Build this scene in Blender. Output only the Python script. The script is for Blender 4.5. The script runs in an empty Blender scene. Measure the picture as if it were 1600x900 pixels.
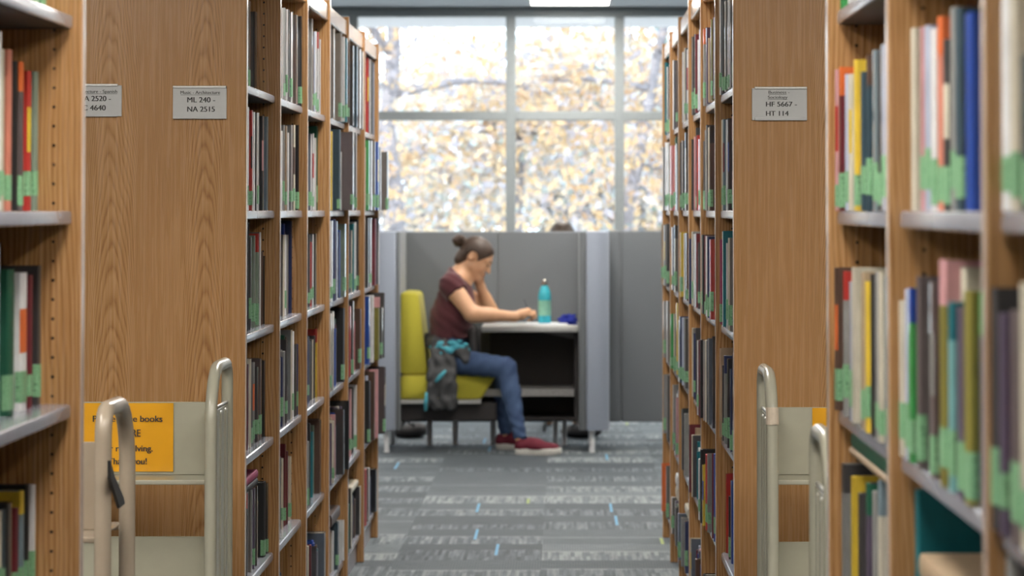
import bpy, bmesh, math, random
import numpy as np
from mathutils import Vector, Matrix

# ------------------------------------------------------------------ frame, camera, light
F, CX, CY, EYE = 4728.0, 880.0, 328.0, 1.457      # focal length in px, vanishing point, eye height
SC = bpy.context.scene
COL = SC.collection

cam_d = bpy.data.cameras.new('camera')
cam = bpy.data.objects.new('camera', cam_d)
COL.objects.link(cam)
cam.location = (0, 0, EYE)
PITCH = math.radians(2.0)                          # slight upward tilt; the frame is shifted down to match
cam.rotation_euler = (math.pi / 2 + PITCH, 0, 0)
cam_d.sensor_fit = 'HORIZONTAL'
cam_d.sensor_width = 36.0
cam_d.lens = F / 1600 * 36.0
cam_d.shift_x = (800 - CX) / 1600
cam_d.shift_y = -(450 - (CY - F * math.tan(PITCH))) / 1600
cam_d.clip_end = 400
cam_d.dof.use_dof = True
cam_d.dof.focus_distance = 7.9
cam_d.dof.aperture_fstop = 6.8
SC.camera = cam

SKY_STRENGTH, SUN_STRENGTH, LAMP_STRENGTH, EXPOSURE = 4.5, 4.5, 27.0, 0.0
world = bpy.data.worlds.new('world')
SC.world = world
world.use_nodes = True
bg = world.node_tree.nodes['Background']
bg.inputs[0].default_value = (0.74, 0.86, 1.0, 1)
bg.inputs[1].default_value = SKY_STRENGTH
sun_d = bpy.data.lights.new('sun', 'SUN')
sun_d.energy = SUN_STRENGTH
sun_d.angle = math.radians(1.0)
sun_d.color = (1.0, 0.94, 0.86)
sun = bpy.data.objects.new('sun', sun_d)
COL.objects.link(sun)
sun.rotation_euler = Vector((0.35, 0.75, -0.62)).to_track_quat('-Z', 'Y').to_euler()
vs = SC.view_settings
vs.view_transform = 'Standard'
vs.look = 'None'
vs.exposure = EXPOSURE
vs.gamma = 1.0
vs.use_curve_mapping = False

# ------------------------------------------------------------------ mesh helpers
class MB:
    """collects verts / faces (+ a colour and a material slot per face); build() links ONE mesh object"""
    def __init__(s):
        s.v, s.f, s.c, s.m = [], [], [], []
    def add(s, verts, faces, col=None, slot=0):
        n = len(s.v)
        s.v.extend(tuple(p) for p in verts)
        for f in faces:
            s.f.append(tuple(i + n for i in f)); s.c.append(col); s.m.append(slot)
        return s
    def box(s, x0, x1, y0, y1, z0, z1, col=None, slot=0):
        v = [(x, y, z) for x in (x0, x1) for y in (y0, y1) for z in (z0, z1)]
        return s.add(v, [(0, 1, 3, 2), (4, 6, 7, 5), (0, 4, 5, 1), (2, 3, 7, 6), (0, 2, 6, 4), (1, 5, 7, 3)], col, slot)
    def rbox(s, x0, x1, y0, y1, z0, z1, r=0.005, seg=2, M=None, col=None, slot=0):
        bm = bmesh.new()
        bmesh.ops.create_cube(bm, size=1)
        for v in bm.verts:
            v.co = Vector(((x0 + x1) / 2 + v.co.x * (x1 - x0), (y0 + y1) / 2 + v.co.y * (y1 - y0), (z0 + z1) / 2 + v.co.z * (z1 - z0)))
        r = min(r, 0.49 * min(abs(x1 - x0), abs(y1 - y0), abs(z1 - z0)))
        if r > 0:
            bmesh.ops.bevel(bm, geom=bm.edges[:], offset=r, segments=seg, profile=0.5, affect='EDGES')
        if M is not None:
            bm.transform(M)
        bm.verts.index_update()
        s.add([v.co[:] for v in bm.verts], [[v.index for v in f.verts] for f in bm.faces], col, slot)
        bm.free()
        return s
    def tube(s, pts, r, n=10, caps=True, col=None, slot=0):
        pts = [Vector(p) for p in pts]
        rs = r if isinstance(r, (list, tuple)) else [r] * len(pts)
        vs_, up = [], None
        for i, p in enumerate(pts):
            t = (pts[min(i + 1, len(pts) - 1)] - pts[max(i - 1, 0)]).normalized()
            if up is None:
                up = Vector((0, 0, 1)) if abs(t.z) < 0.9 else Vector((1, 0, 0))
            a = (up - t * up.dot(t)).normalized(); b = t.cross(a); up = a
            for k in range(n):
                q = 2 * math.pi * k / n
                vs_.append(p + (a * math.cos(q) + b * math.sin(q)) * rs[i])
        fs = [(i * n + k, i * n + (k + 1) % n, (i + 1) * n + (k + 1) % n, (i + 1) * n + k) for i in range(len(pts) - 1) for k in range(n)]
        if caps:
            fs += [tuple(range(n))[::-1], tuple((len(pts) - 1) * n + k for k in range(n))]
        return s.add(vs_, fs, col, slot)
    def lathe(s, prof, c=(0, 0, 0), n=24, col=None, slot=0):
        vs_ = [(c[0] + r * math.cos(2 * math.pi * k / n), c[1] + r * math.sin(2 * math.pi * k / n), c[2] + z) for r, z in prof for k in range(n)]
        fs = [(i * n + k, i * n + (k + 1) % n, (i + 1) * n + (k + 1) % n, (i + 1) * n + k) for i in range(len(prof) - 1) for k in range(n)]
        fs += [tuple(range(n))[::-1], tuple((len(prof) - 1) * n + k for k in range(n))]
        return s.add(vs_, fs, col, slot)
    def build(s, name, mat, parent=None, smooth=False, origin=None, angle=None):
        if parent is not None:
            o0 = parent.matrix_world.translation if origin is None else Vector(origin)
            # parents are unrotated: world position of the parent = sum of the locations up the chain
            o0 = world_loc(parent) if origin is None else Vector(origin)
        else:
            o0 = Vector(origin) if origin is not None else Vector((0, 0, 0))
        me = bpy.data.meshes.new(name)
        me.from_pydata([tuple(Vector(p) - o0) for p in s.v], [], s.f)
        mats = mat if isinstance(mat, (list, tuple)) else [mat]
        for m in mats:
            me.materials.append(m)
        if any(s.m):
            me.polygons.foreach_set('material_index', s.m)
        if any(c is not None for c in s.c):
            at = me.color_attributes.new('Col', 'FLOAT_COLOR', 'CORNER')
            buf = []
            for poly, c in zip(me.polygons, s.c):
                c = c or (0.5, 0.5, 0.5)
                buf += [c[0], c[1], c[2], 1.0] * poly.loop_total
            at.data.foreach_set('color', buf)
        if smooth:
            me.polygons.foreach_set('use_smooth', [True] * len(me.polygons))
        me.validate(); me.update()
        if angle:
            me.set_sharp_from_angle(angle=math.radians(angle))
        o = bpy.data.objects.new(name, me)
        COL.objects.link(o)
        if parent is not None:
            o.parent = parent
        elif origin is not None:
            o.location = origin
        return o

def world_loc(o):
    p = Vector((0, 0, 0))
    while o is not None:
        p += o.location; o = o.parent
    return p

def thing(name, loc, label, cat, group=None):
    o = bpy.data.objects.new(name, None)
    COL.objects.link(o)
    o.location = loc; o.empty_display_size = 0.1
    return tag(o, label, cat, group)

def tag(o, label, cat, group=None, kind=None):
    o['label'] = label; o['category'] = cat
    if group: o['group'] = group
    if kind: o['kind'] = kind
    return o

def struct(o, label=None):
    o['kind'] = 'structure'
    if label:
        o['label'] = label; o['category'] = o.name.split('_')[0]
    return o

def W(px, py, y):
    """the point at depth y that the photograph shows at pixel (px, py)"""
    return Vector(((px - CX) * y / F, y, EYE - (py - CY) * y / F))

# ------------------------------------------------------------------ node helpers
class NT:
    def __init__(s, name):
        s.mat = bpy.data.materials.new(name); s.mat.use_nodes = True
        s.t = s.mat.node_tree; s.n = s.t.nodes; s.l = s.t.links
        s.b = s.n['Principled BSDF']
    def put(s, sock, v):
        if isinstance(v, bpy.types.NodeSocket): s.l.new(v, sock)
        elif isinstance(v, (tuple, list)) and len(v) == 3 and sock.type == 'RGBA': sock.default_value = (*v, 1)
        else: sock.default_value = v
    def m(s, op, a, b=0.0, c=0.0):
        n = s.n.new('ShaderNodeMath'); n.operation = op
        s.put(n.inputs[0], a); s.put(n.inputs[1], b); s.put(n.inputs[2], c)
        return n.outputs[0]
    def add(s, a, b): return s.m('ADD', a, b)
    def sub(s, a, b): return s.m('SUBTRACT', a, b)
    def mul(s, a, b): return s.m('MULTIPLY', a, b)
    def pos(s):
        g = s.n.new('ShaderNodeNewGeometry'); x = s.n.new('ShaderNodeSeparateXYZ')
        s.l.new(g.outputs['Position'], x.inputs[0])
        return x.outputs[0], x.outputs[1], x.outputs[2]
    def obj(s):
        g = s.n.new('ShaderNodeTexCoord'); x = s.n.new('ShaderNodeSeparateXYZ')
        s.l.new(g.outputs['Object'], x.inputs[0])
        return x.outputs[0], x.outputs[1], x.outputs[2]
    def vec(s, x, y, z):
        c = s.n.new('ShaderNodeCombineXYZ')
        for i, v in enumerate((x, y, z)): s.put(c.inputs[i], v)
        return c.outputs[0]
    def noise(s, vec, scale, detail=2.0, rough=0.5):
        n = s.n.new('ShaderNodeTexNoise'); s.l.new(vec, n.inputs['Vector'])
        n.inputs['Scale'].default_value = scale; n.inputs['Detail'].default_value = detail; n.inputs['Roughness'].default_value = rough
        return n.outputs[0]
    def white(s, vec):
        n = s.n.new('ShaderNodeTexWhiteNoise'); n.noise_dimensions = '3D'; s.l.new(vec, n.inputs['Vector'])
        return n.outputs[0]
    def ramp(s, f, stops):
        n = s.n.new('ShaderNodeValToRGB'); s.put(n.inputs[0], f)
        e = n.color_ramp.elements
        while len(e) < len(stops): e.new(0.5)
        for k, (p, c) in enumerate(stops):
            e[k].position = p; e[k].color = (*c, 1)
        return n.outputs[0]
    def mix(s, f, a, b, mode='MIX'):
        n = s.n.new('ShaderNodeMix'); n.data_type = 'RGBA'; n.blend_type = mode
        s.put(n.inputs[0], f); s.put(n.inputs[6], a); s.put(n.inputs[7], b)
        return n.outputs[2]
    def bump(s, h, strength=0.2, dist=0.002):
        n = s.n.new('ShaderNodeBump'); n.inputs['Strength'].default_value = strength; n.inputs['Distance'].default_value = dist
        s.l.new(h, n.inputs['Height']); s.l.new(n.outputs[0], s.b.inputs['Normal'])
    def done(s, col, rough=0.5, metal=0.0, spec=0.5, coat=0.0, sheen=0.0):
        s.put(s.b.inputs['Base Color'], col); s.put(s.b.inputs['Roughness'], rough)
        s.b.inputs['Metallic'].default_value = metal; s.b.inputs['Specular IOR Level'].default_value = spec
        s.b.inputs['Coat Weight'].default_value = coat; s.b.inputs['Sheen Weight'].default_value = sheen
        return s.mat

def speck(name, col, rough=0.5, metal=0.0, amount=0.12, scale=60.0, bump=0.0, spec=0.5, sheen=0.0, coat=0.0):
    """plain surface with a fine mottling of its own colour"""
    n = NT(name); x, y, z = n.obj(); v = n.vec(x, y, z)
    f = n.noise(v, scale, 3.0)
    c = n.ramp(f, [(0.25, tuple(k * (1 - amount) for k in col)), (0.75, tuple(min(1, k * (1 + amount)) for k in col))])
    if bump: n.bump(f, bump, 0.002)
    return n.done(c, rough, metal, spec, coat, sheen)

OAK_D, OAK_M, OAK_L = (0.18, 0.078, 0.024), (0.395, 0.205, 0.080), (0.51, 0.295, 0.130)
def oak(name, cathedral=True, holes=None, along='z', period=0.235, off=0.0, tone=1.0, gloss=0.22):
    """oak veneer: nested cathedral arches repeated leaf by leaf, or plain straight grain; holes = (|x| of a column of shelf pin holes)"""
    n = NT(name); x, y, z = n.pos()
    if along == 'y': x, z = n.add(x, z), y
    if along == 'x': x, z = n.add(y, z), x
    w = n.noise(n.vec(n.mul(x, 6.0), n.mul(y, 6.0), n.mul(z, 0.8)), 1.0, 3.0)
    w2 = n.noise(n.vec(n.mul(x, 30.0), n.mul(y, 30.0), n.mul(z, 5.0)), 1.0, 3.0)
    if cathedral:
        q = n.m('FRACT', n.m('DIVIDE', n.add(x, off + 10 * period), period))
        xl = n.add(n.mul(n.sub(q, 0.5), period), n.mul(n.sub(w, 0.5), 0.05))
        ring = n.add(n.mul(z, 15.0), n.mul(n.mul(xl, xl), 2100.0))
        ring = n.add(ring, n.mul(n.sub(w, 0.5), 6.0))
        ring = n.add(ring, n.mul(n.sub(w2, 0.5), 1.9))
    else:
        ring = n.add(n.mul(n.add(x, y), 95.0), n.mul(n.sub(w, 0.5), 11.0))
        ring = n.add(ring, n.mul(n.sub(w2, 0.5), 1.2))
    saw = n.m('FRACT', ring)
    band = n.ramp(saw, [(0.0, (0.2,) * 3), (0.35, (0.62,) * 3), (0.72, (0.78,) * 3), (1.0, (0.2,) * 3)])
    pore = n.noise(n.vec(n.mul(x, 620.0), n.mul(y, 620.0), n.mul(z, 16.0)), 1.0, 2.0)
    fine = n.noise(n.vec(n.mul(x, 160.0), n.mul(y, 160.0), n.mul(z, 4.0)), 1.0, 2.0)
    f = n.add(n.mul(band, 0.47), n.add(n.mul(pore, 0.34), n.mul(fine, 0.22)))
    f = n.add(f, n.mul(n.sub(w, 0.5), 0.2))
    c = n.ramp(f, [(0.24, tuple(k * tone for k in OAK_D)), (0.5, tuple(k * tone for k in OAK_M)), (0.74, tuple(k * tone for k in OAK_L))])
    if holes is not None:
        xx, yy, zz = n.pos()
        d1 = n.sub(n.m('ABSOLUTE', xx), holes)
        d2 = n.mul(n.sub(n.m('FRACT', n.m('DIVIDE', zz, 0.033)), 0.5), 0.033)
        r = n.m('SQRT', n.add(n.mul(d1, d1), n.mul(d2, d2)))
        c = n.mix(n.m('LESS_THAN', r, 0.0028), c, (0.012, 0.008, 0.006))
    n.bump(f, 0.04, 0.001)
    return n.done(c, n.add(gloss, n.mul(fine, 0.10)), 0.0, 0.5)

def attr_mat(name, rough=0.4, amount=0.2, spec=0.5, coat=0.0):
    n = NT(name); a = n.n.new('ShaderNodeAttribute'); a.attribute_name = 'Col'
    x, y, z = n.pos()
    f = n.noise(n.vec(n.mul(x, 45.0), n.mul(y, 45.0), n.mul(z, 25.0)), 1.0, 3.0)
    k = n.ramp(f, [(0.3, (1 - amount,) * 3), (0.7, (1.0,) * 3)])
    return n.done(n.mix(1.0, a.outputs[0], k, 'MULTIPLY'), rough, 0.0, spec, coat)

MAT = {}
MAT['oak_panel'] = oak('oak_panel', True, off=0.114)
MAT['oak_panel_plain'] = oak('oak_panel_plain', True, period=0.62, off=-0.40)
MAT['oak_upright_l'] = oak('oak_upright_left', False, holes=0.826 + 0.048)
MAT['oak_upright_r'] = oak('oak_upright_right', False, holes=0.444 + 0.048)
MAT['oak_edge'] = oak('oak_edge', False)
MAT['oak_long'] = oak('oak_long', False, along='y', gloss=0.12)
MAT['edge_glare'] = speck('edge_glare', (0.56, 0.42, 0.33), 0.14, 0, 0.08, 40)  # pale colour paints the glare along the uprights' front edges
MAT['shelf_grey'] = speck('shelf_grey', (0.28, 0.29, 0.335), 0.18, 0.0, 0.05, 40, spec=0.55)
MAT['plinth'] = speck('plinth_laminate', (0.34, 0.32, 0.34), 0.35, 0.0, 0.08, 30)
MAT['cover'] = attr_mat('book_cloth', 0.5, 0.2, 0.4, 0.0)
MAT['jacket_cover'] = attr_mat('plastic_jacketed_cover', 0.3, 0.2, 0.5, 1.0)
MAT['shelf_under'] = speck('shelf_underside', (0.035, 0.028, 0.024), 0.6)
MAT['pages'] = None
n = NT('page_block'); x, y, z = n.obj()
f = n.noise(n.vec(n.mul(x, 8.0), n.mul(y, 1500.0), n.mul(z, 8.0)), 1.0, 2.0)
MAT['pages'] = n.done(n.ramp(f, [(0.3, (0.50, 0.44, 0.33)), (0.7, (0.74, 0.70, 0.60))]), 0.9)
n = NT('spine_tag'); x, y, z = n.obj()
f = n.noise(n.vec(n.mul(x, 90.0), n.mul(y, 300.0), n.mul(z, 300.0)), 1.0, 2.0)
MAT['tag'] = n.done(n.ramp(f, [(0.30, (0.07, 0.16, 0.09)), (0.42, (0.17, 0.36, 0.19)), (0.8, (0.23, 0.45, 0.25))]), 0.45)
MAT['paint'] = speck('wall_paint', (0.36, 0.35, 0.33), 0.9, 0, 0.04, 15)
MAT['ceiling'] = speck('ceiling_tile', (0.66, 0.69, 0.74), 0.9, 0, 0.08, 90)
MAT['mullion'] = speck('mullion_paint', (0.31, 0.34, 0.345), 0.45, 0.0, 0.05, 30)
MAT['dark_metal'] = speck('dark_metal', (0.05, 0.05, 0.05), 0.4, 0.7)
MAT['alu'] = speck('brushed_aluminium', (0.55, 0.55, 0.53), 0.35, 0.9, 0.08, 120)
MAT['leg_metal'] = speck('satin_leg_metal', (.66, .66, .67), .4, .05, .06, 60)
MAT['putty'] = speck('putty_enamel', (0.40, 0.385, 0.30), 0.22, 0.0, 0.04, 20, spec=0.6)
MAT['putty_reflection'] = speck('beige_enamel', (0.40, 0.33, 0.25), 0.22, 0.0, 0.04, 20, spec=0.6)  # the putty enamel with warm reflected light mixed into its colour
MAT['rubber'] = speck('rubber', (0.03, 0.03, 0.03), 0.7)
MAT['print'] = speck('printed_ink', (0.03, 0.027, 0.025), 0.7)
MAT['print_grey'] = speck('printed_ink_grey', (0.07, 0.065, 0.06), 0.7)
MAT['card'] = speck('sign_card', (0.53, 0.53, 0.52), 0.6, 0, 0.03, 50)
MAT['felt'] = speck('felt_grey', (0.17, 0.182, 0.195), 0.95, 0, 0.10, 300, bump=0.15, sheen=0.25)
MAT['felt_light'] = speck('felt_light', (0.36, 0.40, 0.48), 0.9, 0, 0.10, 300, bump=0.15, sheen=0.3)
MAT['black_panel'] = speck('black_panel', (0.036, 0.031, 0.031), 0.6, 0, 0.2, 200)
MAT['white_lam'] = speck('white_laminate', (0.54, 0.54, 0.52), 0.4, 0, 0.03, 30)
MAT['lime'] = speck('lime_fabric', (0.52, 0.46, 0.04), 0.85, 0, 0.10, 250, bump=0.2, sheen=0.2)
# ------------------------------------------------------------------ the setting
CEIL, YW, XL, XR, YB = 3.0, 23.0, -7.0, 7.0, -3.0

def carpet():
    n = NT('carpet_tiles'); x, y, z = n.pos()
    T = 0.61
    gx = n.m('DIVIDE', n.add(x, 0.09 + 20 * T), T); gy = n.m('DIVIDE', n.add(y, 0.16), T)
    ix, iy = n.m('FLOOR', gx), n.m('FLOOR', gy)
    fx, fy = n.m('FRACT', gx), n.m('FRACT', gy)
    h = n.white(n.vec(ix, iy, 3.1)); h2 = n.white(n.vec(ix, iy, 7.7)); h3 = n.white(n.vec(ix, iy, 1.9))
    sp = n.add(0.35, n.mul(h2, 0.3))                       # where the streaked part of a tile ends
    streak = n.m('LESS_THAN', fy, n.mul(sp, n.m('GREATER_THAN', n.white(n.vec(ix, iy, 2.2)), 0.22)))
    # streaks that run away from the viewer, broken into short dashes
    sx = n.m('FLOOR', n.mul(x, 62.0)); sy = n.m('FLOOR', n.mul(n.add(y, n.mul(n.white(n.vec(sx, 2.0, 5.0)), 0.4)), 4.2))
    dash = n.white(n.vec(sx, sy, ix)); 
    soft = n.noise(n.vec(n.mul(x, 75.0), n.mul(y, 3.2), 0.0), 1.0, 2.0)
    vs_ = n.add(n.mul(dash, 0.45), n.mul(soft, 0.75))
    # fine weave: thin cross lines
    wv = n.noise(n.vec(n.mul(x, 9.0), n.mul(y, 70.0), 4.0), 1.0, 2.0)
    grid = n.mul(n.m('LESS_THAN', n.m('FRACT', n.mul(x, 90.0)), 0.35), 0.14)
    we = n.add(n.add(n.mul(wv, 0.62), 0.05), n.add(grid, n.mul(n.sub(h3, 0.5), 0.16)))
    val = n.add(n.mul(streak, vs_), n.mul(n.sub(1.0, streak), we))
    val = n.add(val, n.mul(n.sub(h, 0.5), 0.34))
    # pale pinstripes across at some seams
    edge = n.mul(n.m('LESS_THAN', n.m('ABSOLUTE', n.sub(fy, sp)), 0.05), n.m('GREATER_THAN', h, 0.35))
    val = n.add(val, n.mul(edge, n.mul(n.m('GREATER_THAN', n.m('FRACT', n.mul(y, 46.0)), 0.4), 0.30)))
    c = n.ramp(val, [(0.12, (0.030, 0.038, 0.046)), (0.45, (0.078, 0.097, 0.110)), (0.7, (0.145, 0.170, 0.184)), (0.95, (0.27, 0.295, 0.30))])
    ln = n.mul(n.m('LESS_THAN', n.m('ABSOLUTE', n.sub(fx, n.add(0.3, n.mul(h2, 0.4)))), 0.011), n.m('GREATER_THAN', n.white(n.vec(ix, iy, 9.3)), 0.74))
    ln = n.mul(ln, n.m('GREATER_THAN', fy, 0.3))
    c = n.mix(ln, c, (0.14, 0.36, 0.56))
    lg = n.mul(n.m('LESS_THAN', n.m('ABSOLUTE', n.sub(fx, 0.86)), 0.012), n.m('GREATER_THAN', n.white(n.vec(ix, iy, 4.3)), 0.8))
    c = n.mix(n.mul(lg, n.m('LESS_THAN', fy, 0.4)), c, (0.33, 0.40, 0.12))
    tn = n.noise(n.vec(n.mul(x, 600.0), n.mul(y, 600.0), 0.0), 1.0, 2.0)
    n.bump(n.add(tn, val), 0.5, 0.003)
    return n.done(c, 0.68, 0, 0.32, 0.0, 0.08)
MAT['carpet'] = carpet()

struct(MB().box(XL, XR, YB, YW + 0.2, -0.15, 0.0).build('floor', MAT['carpet']), 'patterned blue grey carpet tile floor')
struct(MB().box(XL - .2, XR + .2, YB - .2, YW + 0.2, CEIL, CEIL + 0.3).build('ceiling', MAT['ceiling']), 'pale ceiling above the book stacks')
struct(MB().box(XL - 0.2, XL, YB, YW, 0, CEIL).build('wall_left', MAT['paint']))
struct(MB().box(XR, XR + 0.2, YB, YW, 0, CEIL).build('wall_right', MAT['paint']))
struct(MB().box(XL, XR, YB - 0.2, YB, 0, CEIL).build('wall_rear', MAT['paint']))
WX0, WX1, WZ0, WZ1 = -5.25, 5.25, 0.45, 2.93
struct(MB().box(XL, XR, YW, YW + 0.2, 0, WZ0).build('wall_far', MAT['paint']))
struct(MB().box(XL, WX0, YW, YW + 0.2, WZ0, CEIL).build('wall_far_left', MAT['paint']))
struct(MB().box(WX1, XR, YW, YW + 0.2, WZ0, CEIL).build('wall_far_right', MAT['paint']))

win = bpy.data.objects.new('window_1', None); COL.objects.link(win); win.location = (0, YW, WZ0); struct(win)
win['label'] = 'tall window wall with grey mullions looking onto autumn trees'; win['category'] = 'window'
MUL = [WX0 + .035, -3.75, -2.56, -1.60, -0.399, 0.428, 1.30, 2.3, 3.3, 4.3, WX1 - .035]
ZM = EYE - (181 - CY) * YW / F
for k, mx in enumerate(MUL):
    MB().rbox(mx - .036, mx + .036, YW - .03, YW + .09, WZ0 + .069, WZ1 - .004, 0.006).build('mullion', MAT['mullion'], win)
fr = MB()
fr.rbox(WX0, WX1, YW - .03, YW + .09, WZ1 - 0.005, CEIL - 0.001, 0.006)
fr.rbox(WX0, WX1, YW - .0265, YW + .085, ZM - .034, ZM + .034, 0.006)
fr.rbox(WX0, WX1, YW - .06, YW + .09, WZ0, WZ0 + .07, 0.006)
fr.build('rail', MAT['mullion'], win)
gl = NT('window_glass')
tr = gl.n.new('ShaderNodeBsdfTransparent'); go = gl.n.new('ShaderNodeBsdfGlossy'); go.inputs['Roughness'].default_value = 0.02
fz = gl.n.new('ShaderNodeFresnel'); fz.inputs[0].default_value = 1.16; mx_ = gl.n.new('ShaderNodeMixShader')
tr.inputs[0].default_value = (0.95, 0.97, 0.97, 1)
gl.l.new(fz.outputs[0], mx_.inputs[0]); gl.l.new(tr.outputs[0], mx_.inputs[1]); gl.l.new(go.outputs[0], mx_.inputs[2])
gl.l.new(mx_.outputs[0], gl.n['Material Output'].inputs[0])
MAT['glass'] = gl.mat
for a, b in zip(MUL[:-1], MUL[1:]):
    for z0, z1 in ((WZ0 + .07, ZM - .034), (ZM + .034, WZ1 - .005)):
        MB().box(a + .036, b - .036, YW + .03, YW + .036, z0, z1).build('pane', MAT['glass'], win)
pl = bpy.data.lights.new('window_portal', 'AREA'); pl.shape = 'RECTANGLE'; pl.size = WX1 - WX0; pl.size_y = WZ1 - WZ0
pl.cycles.is_portal = True
po = bpy.data.objects.new('window_portal', pl); COL.objects.link(po); po.location = (0, YW + 0.15, (WZ0 + WZ1) / 2); po.rotation_euler = (-math.pi / 2, 0, 0)

# ceiling lights
em = NT('lamp_diffuser'); em.b.inputs['Emission Color'].default_value = (1.0, 0.95, 0.88, 1); em.b.inputs['Emission Strength'].default_value = LAMP_STRENGTH
MAT['lamp'] = em.done((0.8, 0.8, 0.8), 0.6)
lamp0 = thing('ceiling_light', (0.05, 21.9, CEIL), 'bright ceiling light panel nearest the window, above the study booth', 'ceiling light', 'recessed ceiling lights')
fm = MB()
for q in ((-.3, -.285, -.6, .6), (.285, .3, -.6, .6), (-.285, .285, -.6, -.585), (-.285, .285, .585, .6)):
    fm.box(.05 + q[0], .05 + q[1], 21.9 + q[2], 21.9 + q[3], CEIL - .02, CEIL - .0005)
fm.build('frame', MAT['white_lam'], lamp0)
MB().box(.05 - .284, .05 + .284, 21.9 - .584, 21.9 + .584, CEIL - .014, CEIL - .001).build('diffuser', MAT['lamp'], lamp0)
for (lx, ly) in [(-.2, 0.6), (-.2, 3.9), (-1.9, 3.3), (1.5, 3.3), (-2.1, 4.9), (1.7, 4.9), (-.2, 9.6), (-.2, 12.4), (.05, 15.0), (.05, 18.2), (-2.9, 3.3), (-2.6, 16.5), (-2.6, 20.5), (2.5, 3.3), (2.3, 16.5), (2.3, 20.5)]:  # the pair just before the end panels is added, unseen, to brighten them
    r = lamp0.copy(); COL.objects.link(r); r.location = (lx, ly, CEIL)
    r['label'] = 'recessed ceiling light panel placed to light the book stacks, unseen outside the picture'
    for ch in lamp0.children:
        c = ch.copy(); COL.objects.link(c); c.parent = r

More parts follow.
